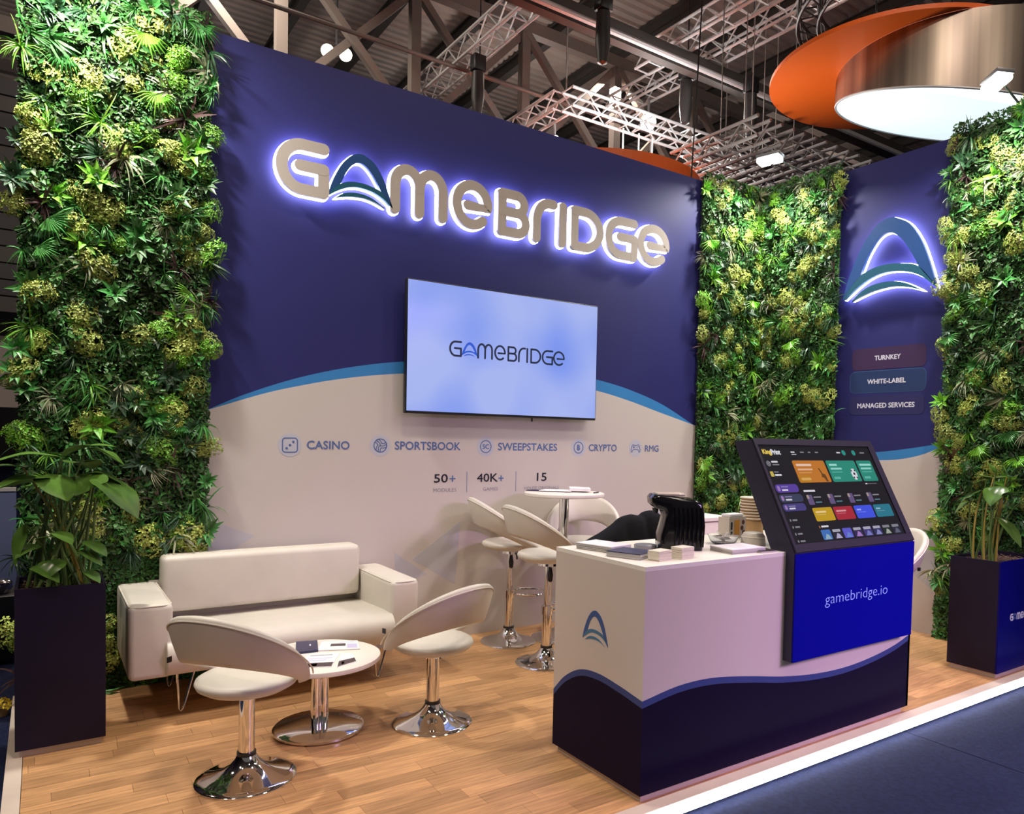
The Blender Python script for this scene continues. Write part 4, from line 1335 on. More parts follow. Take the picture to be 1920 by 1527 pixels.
pL = planter('tall dark planter with broad leaved plant beside the white sofa', -0.368, -0.018, -0.865, -0.515, 0.772, M['planter'])
pL_leaves = [((-.185, -.68, 1.36), (.035, -.74, 1.425), .17, 1.0, .3), ((-.19, -.66, 1.35), (-.46, -.72, 1.345), .15, .9, .3), ((-.235, -.72, 1.245), (-.47, -.80, 1.21), .15, .5, .5),
             ((-.34, -.62, 1.31), (-.48, -.66, 1.31), .09, .5, .3), ((-.24, -.74, 1.285), (-.165, -.84, 1.165), .14, .6, .2), ((-.05, -.74, 1.29), (-.14, -.80, 1.185), .17, .6, .2),
             ((-.09, -.66, 1.40), (.075, -.70, 1.33), .16, .8, .3), ((-.055, -.74, 1.275), (.125, -.84, 1.075), .21, .7, .25), ((-.07, -.70, 1.29), (.06, -.72, 1.235), .13, .8, .3),
             ((-.28, -.58, 1.25), (-.38, -.50, 1.22), .13, .8, .3), ((-.15, -.58, 1.33), (-.05, -.46, 1.30), .15, .8, .3),
             ((-.10, -.78, .965), (-.01, -.84, .895), .10, .6, .3), ((-.12, -.80, .925), (-.03, -.86, .855), .09, .6, .3), ((-.29, -.76, .985), (-.14, -.84, .985), .07, .5, .3),
             ((-.30, -.80, .86), (-.20, -.90, .80), .09, .7, .3), ((-.27, -.70, .95), (-.37, -.76, .90), .10, .7, .3), ((-.10, -.80, .83), (-.04, -.87, .775), .06, .5, .3),
             ((-.2, -.80, .89), (-.27, -.88, .80), .11, .6, .3), ((-.17, -.62, 1.05), (-.05, -.56, 1.0), .12, .8, .3), ((-.22, -.82, 1.02), (-.15, -.90, .97), .08, .8, .3),
             ((-.33, -.70, 1.05), (-.37, -.74, .86), .06, .4, .3)]
for i, (b, t, W, dr, fo) in enumerate(pL_leaves):
    put_leaf(pL, b, t, W * (1.6 if i < 11 else 1.3), dr, fo)
    sx, sy = -.195 + random.uniform(-.10, .10), -.69 + random.uniform(-.09, .09)
    put_stem(pL, [(sx, sy, .73), (sx * 0.6 + b[0] * 0.4, sy, (b[2] + .75) / 2 + .05), b], 0.0095 if b[2] > 1.1 else .006, 0.004, 'stemy' if i in (3, 9) else 'stem')
    if b[2] > 1.15:
        s2 = sx + random.uniform(-.06, .06)
        put_stem(pL, [(s2, sy - .05, .73), (s2 * 0.5 + b[0] * 0.5 + .02, sy - .04, 1.0), (b[0] + random.uniform(-.03, .03), b[1], b[2] - 0.12)], 0.009, 0.004, 'stem')

PRX, PRY = 4.80, -2.695
pR = planter('dark planter with blue front and broad leaved plant right of counter', PRX, PRX + 0.58, PRY, PRY + 0.325, 0.765, M['planter_blue'])
pR_leaves = [((4.97, -2.63, 1.31), (4.93, -2.545, 1.46), .15, .7, .3), ((4.97, -2.65, 1.32), (5.02, -2.80, 1.41), .18, .7, .3), ((4.97, -2.50, 1.285), (4.93, -2.375, 1.185), .12, .9, .3),
             ((4.95, -2.49, 1.215), (4.88, -2.375, 1.12), .14, .7, .3), ((4.96, -2.41, 1.13), (4.90, -2.33, 1.045), .11, .7, .3), ((4.99, -2.64, 1.27), (5.03, -2.80, 1.30), .15, .7, .3),
             ((4.93, -2.63, 1.18), (4.92, -2.80, 1.225), .12, .6, .3), ((4.92, -2.62, 1.04), (4.88, -2.78, .87), .10, .5, .3), ((4.98, -2.555, 1.335), (4.98, -2.50, 1.405), .06, .3, .3),
             ((5.03, -2.52, 1.30), (5.13, -2.46, 1.28), .14, .8, .3), ((4.96, -2.60, 1.25), (4.86, -2.58, 1.12), .14, .8, .3), ((5.02, -2.70, 1.15), (5.0, -2.85, 1.08), .14, .8, .3)]
for i, (b, t, W, dr, fo) in enumerate(pR_leaves):
    put_leaf(pR, b, t, W * 1.3, dr, fo)
    sx, sy = 4.965 + random.uniform(-.08, .08), -2.52 + random.uniform(-.09, .09)
    put_stem(pR, [(sx, sy, .725), (sx, sy * .5 + b[1] * .5 + .03, 1.05), b], 0.0075, 0.004, 'stem' if i % 3 else 'stemy')
FPR = frame((0, PRY, 0), (1, 0, 0), (0, 0, 1))
sxp = 0.36 / (4.269 - .933)
wordmark(pR, FPR, 4.952, 5.362, 0.364, 0.411, 0.0092, M['palegrey_text'], M['steelblue'], M['steelblue'])

# ------------------------------------------------------------------ planted walls
def blades(n, L, w, spread, droop, rng, up=0.0):
    """spray of narrow blades, axis +z, arching over towards -y (down the wall)"""
    mb = MB()
    for i in range(n):
        a = rng.uniform(0, 2 * PI)
        tilt = rng.uniform(0.15, spread)
        l = L * rng.uniform(0.55, 1.1)
        ww = w * rng.uniform(0.7, 1.2)
        d = Vector((math.cos(a) * math.sin(tilt), math.sin(a) * math.sin(tilt) * 0.8 - 0.1, math.cos(tilt) * 0.8)).normalized()
        side = d.cross(Vector((rng.uniform(-.4, .4), rng.uniform(-.4, .4), 1))).normalized()
        p = Vector((0, 0, 0))
        vs = [p - side * ww * .4, p + side * ww * .4]
        q = d.copy()
        k = 4
        for j in range(1, k + 1):
            q = (q + Vector((0, -droop * 0.8 / k, -droop * 0.6 / k))).normalized()
            p = p + q * l / k
            s = ww * (1.0 if j < k - 1 else 0.75 if j < k else 0.1)
            vs += [p - side * s * .5, p + side * s * .5]
        mb.add(vs, [(2 * j, 2 * j + 1, 2 * j + 3, 2 * j + 2) for j in range(k)], 0, False)
    return mb


def cluster(n, R, s, rng):
    """rounded clump of small petal-like leaves, axis +z"""
    mb = MB()
    for i in range(n):
        a, b = rng.uniform(0, 2 * PI), math.sqrt(rng.uniform(0, 1)) * R
        h = math.sqrt(max(0, R * R - b * b)) * 0.55 + rng.uniform(-0.012, 0.012)
        c = Vector((b * math.cos(a), b * math.sin(a), h))
        nn = Vector((c.x * 1.2 + rng.uniform(-.05, .05), c.y * 1.2 + rng.uniform(-.05, .05), h + 0.03)).normalized()
        u = nn.orthogonal().normalized()
        u.rotate(Matrix.Rotation(rng.uniform(0, 6.3), 3, nn))
        v = nn.cross(u)
        for k in range(3):
            t = 2.1 * k + rng.uniform(-.3, .3)
            d = u * math.cos(t) + v * math.sin(t)
            e = u * -math.sin(t) + v * math.cos(t)
            mb.add([c, c + d * s * .55 + e * s * .33 + nn * s * .2, c + d * s + nn * s * .1, c + d * s * .55 - e * s * .33 + nn * s * .2], [(0, 1, 2, 3)])
    return mb


def sprig(n, L, W, rng):
    """spray of ovate leaves, axis +z"""
    mb = MB()
    for i in range(n):
        a = 2 * PI * i / n + rng.uniform(-.3, .3)
        tilt = rng.uniform(0.5, 1.35)
        d = Vector((math.cos(a) * math.sin(tilt), math.sin(a) * math.sin(tilt), math.cos(tilt)))
        side = d.cross(Vector((0, 0, 1))).normalized()
        nn = side.cross(d)
        l, w = L * rng.uniform(.6, 1.1), W * rng.uniform(.7, 1.1)
        b = d * l * 0.15
        mb.add([b, b + d * l * .4 + side * w * .5 + nn * w * .15, b + d * l - nn * l * .15, b + d * l * .4 - side * w * .5 + nn * w * .15, b + d * l * .45],
               [(0, 1, 4), (1, 2, 4), (2, 3, 4), (3, 0, 4)])
    return mb


def fan(n, L, w, rng):
    """palm fan spreading in the xy plane towards +y, lifted off the wall"""
    mb = MB()
    for i in range(n):
        a = math.radians(90 + (i / (n - 1) - .5) * 150)
        l = L * rng.uniform(.8, 1.05)
        d = Vector((math.cos(a), math.sin(a), 0.35))
        side = Vector((-math.sin(a), math.cos(a), 0))
        b = Vector((0, 0, 0.02))
        m_ = b + d * l * .55
        e = b + d * l + Vector((0, 0, -l * .3))
        mb.add([b, m_ + side * w * .5, m_ - side * w * .5, e, m_ + Vector((0, 0, .006))], [(0, 1, 4), (0, 4, 2), (1, 3, 4), (4, 3, 2)])
    return mb


rng = random.Random(11)
PROTO = []
for nm, mk, ms in (('grassy_tuft', lambda: blades(34, .165, .0075, 1.25, 1.5, rng), ('fern', 'fern', 'darkblade', 'limeleaf', 'cream', 'darkblade', 'fern')),
                   ('strappy_tuft', lambda: blades(20, .17, .013, 1.25, 1.3, rng), ('darkblade', 'fern', 'purple', 'cream', 'darkblade')),
                   ('blossom_clump', lambda: cluster(120, .078, .0175, rng), ('blossom', 'blossom', 'blossom', 'limeleaf')),
                   ('leafy_sprig', lambda: sprig(18, .095, .036, rng), ('fern', 'limeleaf', 'darkblade', 'fern')),
                   ('palm_fan', lambda: fan(15, .15, .012, rng), ('fern', 'limeleaf', 'fern', 'darkblade'))):
    for m in ms:
        me = mk().mesh(nm)
        me.materials.append(M[m])
        PROTO.append((nm, me, m))
BYNAME = {}
for nm, me, m in PROTO:
    BYNAME.setdefault(nm, []).append(me)


def green_wall(label, fr, w, h, seed, counts, over=(0.02, 0.02, 0.05), lo=0.0, keep=None):
    """planted panel of width w, height h standing in frame (u along, v up, n out)"""
    org = fr.translation
    t = thing('planted_wall', label, 'green wall', (org.x, org.y, 0))
    r = np.random.RandomState(seed)
    rr = random.Random(seed)
    MB().box(0.01, w - 0.01, lo, h - 0.03, 0.0, 0.028).build('backing_panel', M['backing'], t, frame=fr)
    # small leaves: one uncountable mass
    n = int(w * (h - lo) * 9500)
    u = r.uniform(-over[0], w + over[1], n)
    v = r.uniform(lo, h + over[2] * r.uniform(0, 1, n), n)
    ph = r.uniform(0, 6.28, 4)
    bump = 0.5 + 0.25 * np.sin(u * 19 + ph[0] + 2 * np.sin(v * 5)) * np.sin(v * 15 + ph[1]) + 0.25 * np.sin(u * 37 + ph[2]) * np.sin(v * 31 + ph[3])
    edge = np.clip(np.minimum(np.minimum(u + over[0], w + over[1] - u) / 0.05, (h + 0.05 - v) / 0.05), 0.25, 1)
    d = 0.03 + (0.018 + 0.085 * bump * r.uniform(0.35, 1, n)) * edge
    d[r.uniform(0, 1, n) < 0.15] *= 0.5
    if keep:
        d[np.array([not keep(a_, b_) for a_, b_ in zip(u, v)])] = 0.035
    c = np.stack([u, v, d], 1)
    nn = np.stack([r.normal(0, .55, n), r.normal(0.25, .55, n), np.ones(n)], 1)
    nn /= np.linalg.norm(nn, axis=1)[:, None]
    a = r.normal(0, 1, (n, 3))
    uu = np.cross(nn, a)
    uu /= np.linalg.norm(uu, axis=1)[:, None]
    vv = np.cross(nn, uu)
    s = (r.uniform(0.009, 0.020, n) * (1 + 0.5 * (bump > .6)))[:, None]
    q = np.stack([c - uu * s, c + vv * s * .48 + nn * s * .18, c + uu * s, c - vv * s * .48 + nn * s * .18], 1).reshape(-1, 3)
    me = bpy.data.meshes.new('small_leaves')
    me.vertices.add(4 * n)
    me.vertices.foreach_set('co', q.ravel().astype(np.float32))
    me.loops.add(6 * n)
    b = (np.arange(n) * 4)[:, None]
    me.loops.foreach_set('vertex_index', (b + np.array([0, 1, 2, 0, 2, 3])[None]).ravel().astype(np.int32))
    me.polygons.add(2 * n)
    me.polygons.foreach_set('loop_start', (np.arange(2 * n) * 3).astype(np.int32))
    me.update(calc_edges=True)
    me.materials.append(M['leafmix'])
    o = link('small_leaves', me, t, frame=fr)
    o['kind'] = 'stuff'
    # the plants one can pick out
    for nm, cnt in counts:
        for i in range(cnt):
            me = rr.choice(BYNAME[nm])
            pu, pv = rr.uniform(0.02, w - 0.02), lo + (rr.random() ** 0.93) * (h - lo - 0.02)
            if rr.random() < 0.10: pu = rr.choice((0.0, w)) + rr.uniform(-.02, .02)
            sc_ = rr.uniform(0.62, 1.15)
            if keep and not keep(pu, pv): continue
            o = bpy.data.objects.new(nm, me)
            COL.objects.link(o)
            o.parent = t
            base = Matrix.Translation((pu, pv, 0.055 + rr.uniform(0, .03)))
            if nm == 'palm_fan':
                rot = Matrix.Rotation(math.radians(180 + rr.uniform(-70, 70)), 4, 'Z')
            elif nm in ('grassy_tuft', 'strappy_tuft'):
                rot = Matrix.Rotation(rr.uniform(-0.1, 0.35), 4, 'X') @ Matrix.Rotation(rr.uniform(-.3, .3), 4, 'Y') @ Matrix.Rotation(rr.gauss(0, 0.7), 4, 'Z')
            else:
                rot = Matrix.Rotation(rr.uniform(-.3, .3), 4, 'X') @ Matrix.Rotation(rr.uniform(0, 6.28), 4, 'Z')
            mm = wm(t).inverted() @ fr @ base @ rot
            o.location, qq, _ = mm.decompose()
            o.rotation_euler = qq.to_euler()
            o.scale = (sc_ * rr.uniform(.75, 1.5), sc_ * rr.uniform(.75, 1.5), sc_ * .8) if nm == 'blossom_clump' else (sc_, sc_, sc_)
    return t


def cnt(a): return [('grassy_tuft', int(19 * a)), ('strappy_tuft', int(13 * a)), ('blossom_clump', int(26 * a)), ('leafy_sprig', int(18 * a)), ('palm_fan', int(5 * a))]


green_wall('tall planted wall at the left end beside the navy panel', frame((-0.368, -0.002, 0), (1, 0, 0), (0, 0, 1)), 0.923, H + 0.03, 3, cnt(3.9), (0.0, 0.01, 0.06), keep=lambda u, v: not (u > 0.39 and v < 0.80))
green_wall('planted strip of the back wall at the inner corner', frame((4.715, -0.002, 0), (1, 0, 0), (0, 0, 1)), 0.83, H + 0.03, 5, cnt(3.2), (0.01, 0.0, 0.06))
green_wall('planted panel of the right wall left of the arch emblem', frame((XR - 0.002, -0.02, 0), (0, -1, 0), (0, 0, 1)), 0.90, H + 0.03, 9, cnt(3.5), (0.0, 0.01, 0.06))
green_wall('planted panel of the right wall behind the blue fronted planter', frame((XR - 0.002, -1.905, 0), (0, -1, 0), (0, 0, 1)), 0.645, H + 0.03, 14, cnt(2.6), (0.01, 0.0, 0.06), keep=lambda u, v: not (u > 0.36 and v < 0.88))

# ------------------------------------------------------------------ arm floodlights on the stand walls
def flood(label, base, head, aim, power, up, group='arm floodlights on the stand walls'):
    t = thing('arm_floodlight', label, 'floodlight', base, 0, group)
    b, h = Vector(base), Vector(head)
    d = (Vector(aim) - h).normalized()
    MB().box(-0.03, 0.03, -0.03, 0.03, -0.06, 0.012).build('clamp', M['lamp_body'], t)
    e = h - d * 0.05
    MB().tube([(0, 0, 0.01), Vector((0, 0, 0.06)), e - b - Vector((0, 0, 0.01)), e - b], 0.008, 8).build('arm', M['lamp_body'], t)
    q = d.to_track_quat('-Z', 'Y').to_euler()
    hd = MB().rbox(-0.11, 0.11, -0.06, 0.06, 0.012, 0.045, 0.008, 2).build('lamp_head', M['lamp_body'], t)
    hd.location, hd.rotation_euler = h - b, q
    ln = MB().rbox(-0.105, -0.006, -0.056, 0.056, -0.030, 0.0115, 0.014, 3).rbox(0.006, 0.105, -0.056, 0.056, -0.030, 0.0115, 0.014, 3).build('lens', M['lens'], hd)
    l = area_light('floodlight_light', h + d * 0.04, aim, 0.20, 0.10, power, FLOOD, 150)
    return t


flood('bright arm floodlight over the planted inner corner', (XR + 0.02, -0.49, H + 0.06), (5.06, -0.50, 4.03), (4.85, -0.55, 2.0), 46, 0)
flood('bright arm floodlight over the right planted panel', (XR + 0.02, -2.33, H + 0.06), (5.06, -2.42, 3.99), (4.9, -2.3, 2.0), 46, 0)
flood('assumed arm floodlight above the left planted wall, beyond the picture', (-0.05, 0.05, H + 0.06), (-0.10, -0.55, 4.12), (0.05, -0.25, 2.0), 62, 0)  # assumed lamp out of view, lights the left planting and navy wall

# ------------------------------------------------------------------ hall: roof, trusses, rigging
rf = MB()
y = -14.0
while y < 44:
    for a, b, z0, z1 in ((0, .10, 0, 0), (.10, .13, 0, .05), (.13, .22, .05, .05), (.22, .25, .05, 0)):
        rf.add([(-30, y + a, 10.9 + z0), (40, y + a, 10.9 + z0), (40, y + b, 10.9 + z1), (-30, y + b, 10.9 + z1)], [(0, 1, 2, 3)])
    y += .25
ro = rf.build('ceiling', M['deck'])
tag(ro, 'corrugated hall roof deck', kind='structure')
for nm, a in (('wall_far', (-30, 40, 40, 40.3)), ('wall_left', (-30.3, -30, -14, 40)), ('wall_right_hall', (40, 40.3, -14, 40))):
    o = MB().box(a[0], a[1], a[2], a[3], ZF, 11).build(nm, M['hallwall'])
    tag(o, kind='structure')

BEAM = ['second', 'third', 'fourth', 'fifth', 'sixth', 'seventh', 'eighth', 'ninth', 'tenth', 'eleventh', 'twelfth', 'thirteenth']
bm_me = MB().box(-0.09, 0.09, -14, 40, 0.0, 0.02).box(-0.012, 0.012, -14, 40, 0.02, 0.30).box(-0.09, 0.09, -14, 40, 0.30, 0.32).mesh('roof_beam')
bm_me.materials.append(M['steel_dark'])
for i in range(14):
    o = link('roof_beam', bm_me)
    o.location = (0.9 + 1.68 * i, 0, 10.55)
    tag(o, 'dark steel roof beam running under the corrugated deck', 'beam', 'roof beams')


def beam(mb, a, b, w, h=None):
    """square bar from a to b"""
    a, b = Vector(a), Vector(b)
    t = (b - a).normalized()
    s = t.cross(Vector((0, 0, 1)))
    s = s.normalized() if s.length > 1e-4 else Vector((1, 0, 0))
    u = s.cross(t)
    h = h or w
    vs = [p + s * i * w / 2 + u * j * h / 2 for p in (a, b) for i, j in ((-1, -1), (1, -1), (1, 1), (-1, 1))]
    mb.add(vs, [(0, 1, 2, 3)[::-1], (4, 5, 6, 7), (0, 1, 5, 4), (1, 2, 6, 5), (2, 3, 7, 6), (3, 0, 4, 7)])
    return mb


def roof_truss(y, zt, zb, x0, s, n, label):
    t = thing('roof_truss', label, 'truss', (x0, y, zb), 0, 'steel roof trusses')
    o = Vector((x0, y, zb))
    beam(MB(), Vector((0, 0, zt)) - Vector((0, 0, zb)), (s * n, 0, zt - zb), 0.20, 0.24).build('top_chord', M['steel'], t)
    beam(MB(), (0, 0, 0), (s * n, 0, 0), 0.20, 0.22).build('bottom_chord', M['steel'], t)
    for i in range(n + 1):
        beam(MB(), (s * i, 0, 0.11), (s * i, 0, zt - zb - 0.12), 0.18).build('post', M['steel'], t)
        if i < n:
            beam(MB(), (s * i, -0.05, zt - zb - 0.12), (s * (i + 1), -0.05, 0.11), 0.13).build('diagonal', M['steel'], t)
            beam(MB(), (s * (i + 1), 0.06, zt - zb - 0.12), (s * i, 0.06, 0.11), 0.13).build('diagonal', M['steel'], t)


roof_truss(8.0, 9.75, 7.0, 5.34 - 2.36 * 3, 2.36, 11, 'steel roof truss with crossed diagonals nearest above the stand')
roof_truss(17.0, 9.9, 8.0, -4.0, 2.6, 13, 'steel roof truss with crossed diagonals, second row back')
roof_truss(27.0, 10.0, 8.1, -4.0, 3.0, 13, 'steel roof truss with crossed diagonals, far row')

for lb, y, z, r, m in (('pale rigging pipe crossing above the lighting trusses', 3.95, 7.62, 0.045, 'alu'), ('slim service pipe under the roof in front of the roof truss', 9.8, 9.5, 0.04, 'steel'), ('slim service pipe just below the roof truss', 6.6, 7.75, 0.035, 'steel'), ('slim service pipe far back below the deck', 12.5, 9.9, 0.04, 'steel')):
    o = MB().tube([(-12, y, z), (30, y, z)], r, 8).build('pipe', M[m])
    tag(o, lb, 'pipe')
o = beam(MB(), (-12, 4.15, 7.75), (30, 4.15, 7.75), 0.16, 0.30).build('beam', M['steel_dark'])
tag(o, 'dark steel beam behind the pale rigging pipe', 'beam')


def box_truss(label, p0, p1, size, m='alu', group='aluminium lighting trusses', bay=None):
    p0, p1 = Vector(p0), Vector(p1)
    t = thing('lighting_truss', label, 'truss', p0, 0, group)
    d = p1 - p0
    L = d.length
    tt = d.normalized()
    s = tt.cross(Vector((0, 0, 1))).normalized() * size / 2
    u = Vector((0, 0, size / 2))
    cs_ = [s + u, -s + u, -s - u, s - u]
    for c in cs_:
        MB().tube([c, c + d], 0.026, 8).build('chord', M[m], t)
    br = MB()
    n = max(2, int(L / (bay or size)))
    for i in range(n):
        a, b = d * (i / n), d * ((i + 1) / n)
        for k in range(4):
            c0, c1 = cs_[k], cs_[(k + 1) % 4]
            if i % 2: c0, c1 = c1, c0
            if k % 2:
                br.tube([a + c0, b + c1], 0.013, 4, smooth=False)
            else:
                br.tube([a + c0, a + c1], 0.013, 4, smooth=False)
    o = br.build('bracing', M[m], t)
    o['kind'] = 'stuff'
    return t


def hang(t, pts):
    for p in pts:
        MB().tube([p, (p[0], p[1], 10.56 - t.location.z)], 0.008, 5).build('suspension_wire', M['steel'], t)


box_truss('aluminium lighting truss rising behind the middle of the navy wall', (5.72, 9.5, 8.1), (5.80, -4, 8.1), 0.34)
box_truss('aluminium lighting truss above the orange ring, left of a pair', (8.33, 5.1, 8.1), (8.50, -4, 8.1), 0.32)
box_truss('aluminium lighting truss above the orange ring, right of a pair', (9.05, 7.0, 8.1), (9.18, -4, 8.1), 0.32)
RX0, RX1, RY0, RY1 = 6.68, 11.05, 5.0, 8.2
RZ = 6.98
box_truss('near side of the square hanging lighting rig', (RX0, RY0, RZ), (RX1, RY0, RZ), 0.29)
box_truss('left side of the square hanging lighting rig', (RX0, RY0 + 0.16, RZ), (RX0, RY1, RZ), 0.29)
box_truss('right side of the square hanging lighting rig', (RX1, RY0 + 0.16, RZ), (RX1, RY1, RZ), 0.29)
box_truss('far side of the square hanging lighting rig', (RX0 + 0.16, RY1, RZ), (RX1 - 0.16, RY1, RZ), 0.29)
for i, (x, y0, w) in enumerate(((7.80, 3.6, 'leftmost'), (8.30, 3.6, 'second from the left'), (8.80, 3.9, 'third from the left'), (9.30, 4.1, 'fourth from the left'), (9.85, 4.3, 'fifth from the left'), (10.45, 4.4, 'sixth from the left'), (11.1, 4.5, 'rightmost'))):
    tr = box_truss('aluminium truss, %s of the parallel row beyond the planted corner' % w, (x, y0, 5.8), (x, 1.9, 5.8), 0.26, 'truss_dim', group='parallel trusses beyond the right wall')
    hang(tr, [(0, -0.9, 0.13)])

# hoists, lamps and wires in the rigging
def hoist(x, y, z, label):
    t = thing('chain_hoist', label, 'hoist', (x, y, z), 0, 'chain hoists in the rigging')
    MB().rbox(-0.11, 0.11, -0.09, 0.09, 0.0, 0.26, 0.02, 2).build('motor', M['black_plastic'], t)
    MB().tube([(0.03, 0, 0.26), (0.03, 0, 10.5 - z)], 0.012, 5).build('chain', M['black_plastic'], t)
    MB().lathe([(0, -0.75), (0.07, -0.72), (0.11, -0.45), (0.10, -0.02), (0, -0.02)], 14).build('chain_bag', M['blacktruss'], t)


for a in ((5.75, 6.3, 7.64, 'black chain hoist with bag on the truss behind the navy wall'), (6.3, 3.6, 7.6, 'black chain hoist in front of the pale rigging pipe'), (8.72, 4.4, 7.64, 'black chain hoist beside the end of paired trusses'), (9.55, 3.7, 7.4, 'black chain hoist right of the paired trusses')):
    hoist(*a)


def spot(label, loc, aim, lens='lens', power=0, s=1.0, twin=False, up=0.34):
    t = thing('spotlight', label, 'lamp', loc, 0, 'hall lamps')
    d = (Vector(aim) - Vector(loc)).normalized()
    q = d.to_track_quat('-Z', 'Y').to_euler()
    for k in ((-0.16 * s, 0.16 * s) if twin else (0,)):
        h = MB().lathe([(0, 0.16 * s), (0.07 * s, 0.15 * s), (0.12 * s, 0.03 * s), (0.125 * s, 0.0), (0, 0.0)], 20, (k, 0, 0)).build('lamp_head', M['lamp_body'], t)
        h.rotation_euler = q
        MB().lathe([(0, -0.006 * s), (0.112 * s, -0.006 * s), (0.112 * s, -0.001), (0, -0.001)], 20, (k, 0, 0)).build('lens', M[lens], h)
    MB().tube([(0, 0, 0.14 * s), (0, 0, up * s)], 0.02 * s, 6).build('hanger', M['lamp_body'], t)
    if power:
        area_light('spot_light', Vector(loc) + d * 0.05, aim, 0.2 * s, 0.2 * s, power, (1, 0.97, 0.92), 140)


spot('warm twin hall lamp glowing under the roof above the navy wall', (4.15, 8.75, 8.45), (2.5, 0, 1), 'lens_warm', 0, 1.0, True, 2.1)
UZ = RZ - 0.175
spot('bright lamp hanging under the near side of the square rig', (8.62, RY0 + 0.145, UZ - 0.335), (7, 1, 3), 'lens', 60, 1.0)
spot('lamp at the left corner of the square rig', (RX0 + 0.145, RY0 + 0.55, UZ - 0.302), (7.2, 3, 5), 'lens', 60, 0.9)
spot('small lamp on the left side of the square rig', (RX0 + 0.145, RY0 + 1.5, UZ - 0.302), (7.2, 3, 5), 'lens', 0, 0.9)
spot('lamp at the right end of the square rig', (RX1 - 0.145, RY0 + 0.6, UZ - 0.302), (9, 2, 5), 'lens', 60, 0.9)
spot('small lamp on the far side of the square rig', (10.0, RY1 + 0.145, UZ - 0.302), (9, 2, 5), 'lens', 0, 0.9)
spot('bright lamp hanging from the right truss of the pair', (9.07, 5.75, 8.1 - 0.19 - 0.44), (7, 1, 3), 'lens', 60, 1.3)
area_light('rig_fill_light', (7.6, 3.6, 6.0), (7.9, 5.1, 7.0), 1.2, 0.3, 60, (0.95, 1, 1), 160)  # added light with no fixture built, whitens the rig's near side
for lb, a, b, r in (('steel wire holding the left corner of the square rig', (RX0 - 0.02, RY0, RZ + 0.15), (RX0 - 0.02, RY0, 10.6), 0.012), ('thin black cable hanging in front of the square rig', (7.13, 2.6, 5.0), (7.26, 2.6, 7.7), 0.011), ('steel wire holding the right end of the square rig', (10.36, RY0, RZ + 0.15), (10.36, RY0, 10.6), 0.012)):
    o = MB().tube([a, b], r, 6).build('wire', M['black_plastic' if 'black' in lb else 'steel'])
    tag(o, lb, 'wire')

# drum lamp with orange disc
dl = thing('drum_lamp', 'huge brushed metal drum lamp with glowing underside and orange disc', 'lamp', (8.658, -0.225, 6.0))
C0 = Vector((8.658, -0.225))
R0 = 1.334
ZB = lambda x, y: 5.311 + 0.0215 * x + 0.2842 * y
dm, df, rm = MB(), MB(), MB()
n = 96
ring = [(R0 * math.cos(2 * PI * i / n), R0 * math.sin(2 * PI * i / n)) for i in range(n)]
vs = [(a, b, ZB(a + C0.x, b + C0.y) - 6.0) for a, b in ring] + [(a, b, 0) for a, b in ring]
dm.add(vs, [(i, (i + 1) % n, n + (i + 1) % n, n + i) for i in range(n)], 0, True)
dm.build('drum_shell', M['brushed'], dl)
df.add([(a * .985, b * .985, ZB(a * .985 + C0.x, b * .985 + C0.y) - 6.0 + 0.004) for a, b in ring], [list(range(n))[::-1]])
df.build('diffuser', M['diffuser'], dl)
rm.tube([(a * .994, b * .994, ZB(a + C0.x, b + C0.y) - 6.0) for a, b in ring], 0.014, 6, True)
rm.build('rim', M['alu'], dl)
MB().prism([(8.319 - C0.x + 1.5 * math.cos(2 * PI * i / 96), 0.312 - C0.y + 1.5 * math.sin(2 * PI * i / 96)) for i in range(96)], 0.002, 0.05).build('orange_disc', M['orange'], dl)
for a in (30, 150, 270):
    x, y = 1.0 * math.cos(math.radians(a)), 1.0 * math.sin(math.radians(a))
    MB().tube([(x, y, 0.05), (x, y, 0.92)], 0.012, 6).build('suspension_wire', M['black_plastic'], dl)
area_light('orange_disc_fill', (7.2, 2.9, 4.0), (7.3, 0.8, 6.0), 0.5, 0.5, 17, (1.0, 0.93, 0.85), 80)  # added fill with no lamp behind it, brightens the disc's underside
area_light('drum_lamp_light', (8.6, -0.5, 4.9), (6.5, -1.8, 0.0), 1.6, 1.6, 60, (0.82, 0.95, 1.0))
rt = thing('ring_truss', 'black circular truss carrying the drum lamp', 'truss', (8.95, 0.25, 7.0))
for dz, rr in ((0.0, 1.62), (0.28, 1.62), (0.0, 1.36), (0.28, 1.36)):
    MB().tube([(rr * math.cos(2 * PI * i / 64), rr * math.sin(2 * PI * i / 64), dz) for i in range(64)], 0.024, 6, True).build('chord', M['blacktruss'], rt)
br = MB()
P4 = lambda i, r, z: (r * math.cos(2 * PI * i / 40), r * math.sin(2 * PI * i / 40), z)
for i in range(40):
    br.tube([P4(i, 1.62, 0), P4(i + 1, 1.62, .28)], 0.011, 4).tube([P4(i, 1.36, 0), P4(i + 1, 1.36, .28)], 0.011, 4).tube([P4(i, 1.36, 0), P4(i + 1, 1.62, 0)], 0.011, 4).tube([P4(i, 1.36, .28), P4(i, 1.62, .28)], 0.011, 4)
br.build('bracing', M['blacktruss'], rt)['kind'] = 'stuff'
for a in (20, 140, 260):
    x, y = 1.49 * math.cos(math.radians(a)), 1.49 * math.sin(math.radians(a))
    MB().tube([(x, y, 0.28), (x, y, 3.6)], 0.014, 6).build('suspension_wire', M['black_plastic'], rt)

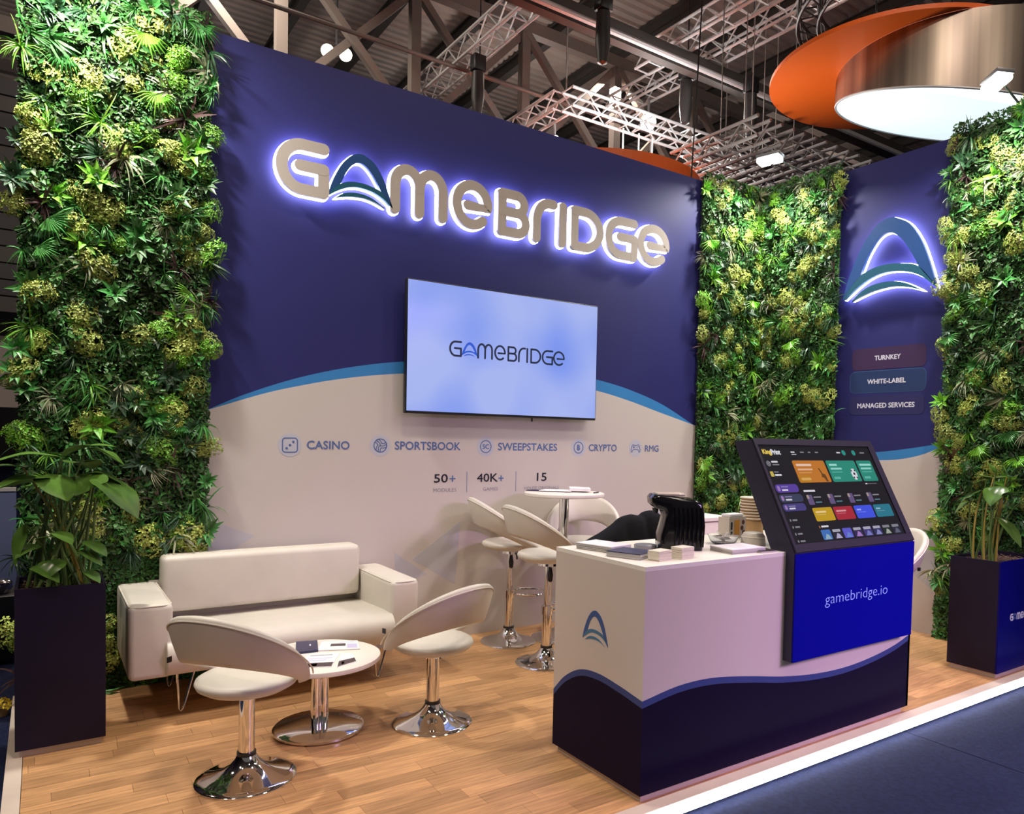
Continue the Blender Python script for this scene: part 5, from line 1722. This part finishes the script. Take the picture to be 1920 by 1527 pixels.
# second orange ring beyond the back wall
o2 = thing('orange_ring', 'orange ring shaped banner showing above the navy wall', 'banner', (6.96, 4.55, 5.0))
mb = MB()
n = 72
for i in range(n):
    a, b = 2 * PI * i / n, 2 * PI * (i + 1) / n
    r0, r1 = 1.644, 1.612
    pts = []
    for t in (a, b):
        for r in (r0, r1):
            for z in (0.0, 0.50):
                pts.append((r * math.cos(t), r * math.sin(t), z))
    mb.add(pts, [(0, 4, 5, 1), (2, 3, 7, 6), (1, 5, 7, 3), (0, 2, 6, 4)], 0, False)
mb.build('band', M['orange'], o2)
MB().prism([(1.6 * math.cos(2 * PI * i / 72), 1.6 * math.sin(2 * PI * i / 72)) for i in range(72)], 0.05, 0.09).build('soffit', M['orange'], o2)
for i, (x, y) in enumerate(((0.9, 0.45), (1.25, 0.45), (1.56, 0.45))):
    MB().tube([(x, y, 0.06 if i < 2 else 0.45), (x, y, 1.81)], 0.016, 6).build('suspension_strap', M['alu'], o2)

# ------------------------------------------------------------------ slice of the hall left of the stand
nb = thing('neighbour_stand', 'blue partition of the neighbouring stand beside the left planted wall', 'partition', (-1.4, 3.0, ZF))
MB().box(-1.6, 0.95, 0.0, 0.08, 0.0, 1.02).build('panel', M['booth_blue'], nb)
MB().box(-1.6, 0.95, -0.01, 0.09, 1.021, 1.05).build('top_rail', M['alu'], nb)
cbx = thing('black_case', 'black flight case standing before the blue partition', 'case', (-1.1, 1.30, ZF))
MB().rbox(-0.45, 0.70, -0.20, 0.20, 0.03, 0.46, 0.012, 2).build('body', M['black_plastic'], cbx)
MB().box(-0.45, 0.70, -0.205, 0.205, 0.30, 0.31).build('edge_strip', M['blacktruss'], cbx)
for x in (-0.4, 0.6):
    MB().lathe([(0, 0), (0.03, 0), (0.03, 0.0295), (0, 0.0295)], 12, (x, 0, 0)).build('foot', M['black_plastic'], cbx)
gl = MB().lathe([(0, 0), (0.05, 0), (0.07, 0.03), (0.07, 0.07), (0.04, 0.09), (0, 0.09)], 20).build('steel_bowl', M['chrome'], loc=(-0.50, 1.25, ZF + 0.4605))
tag(gl, 'shiny steel bowl on the black flight case', 'bowl')
bs = thing('beige_stand', 'beige upper fascia of a stand far behind on the left', 'stand', (-2.2, 8.0, ZF))
MB().box(-3, 1.9, 0, 0.2, 1.85, 2.75).build('fascia', M['booth_beige'], bs)
MB().box(-3, 1.9, 0.2, 2.2, 2.76, 2.86).build('roof', M['steel_dark'], bs)
MB().box(-3, -2.8, 0, 0.2, 0, 1.849).build('post', M['booth_beige'], bs)
MB().box(1.7, 1.9, 0, 0.2, 0, 1.849).build('post', M['booth_beige'], bs)
ds = thing('dark_banner', 'dark navy slatted banner hanging above the beige fascia', 'banner', (-2.0, 12.0, 3.6))
for i in range(14):
    MB().box(-4, 2.2, 0, 0.06, i * 0.30, i * 0.30 + 0.27).build('slat', M['hallwall' if i % 3 else 'steel_dark'], ds)
MB().box(-4, 2.2, 0.061, 0.1, 0, 4.2).build('backing', M['steel_dark'], ds)
fl = thing('yellow_flowers', 'small bunch of yellow flowers on the carpet by the left planter', 'flowers', (-0.452, 0.05, ZF))
MB().lathe([(0, 0), (0.03, 0), (0.038, 0.05), (0, 0.05)], 14).build('pot', M['cup_brown'], fl)
fc = cluster(30, 0.045, 0.022, rng)
fo_ = fc.build('flower_head', mat('flower_yellow', (0.75, 0.55, 0.03), 0.6, islandvar=0.3), fl)
fo_.location = (0, 0, 0.055)
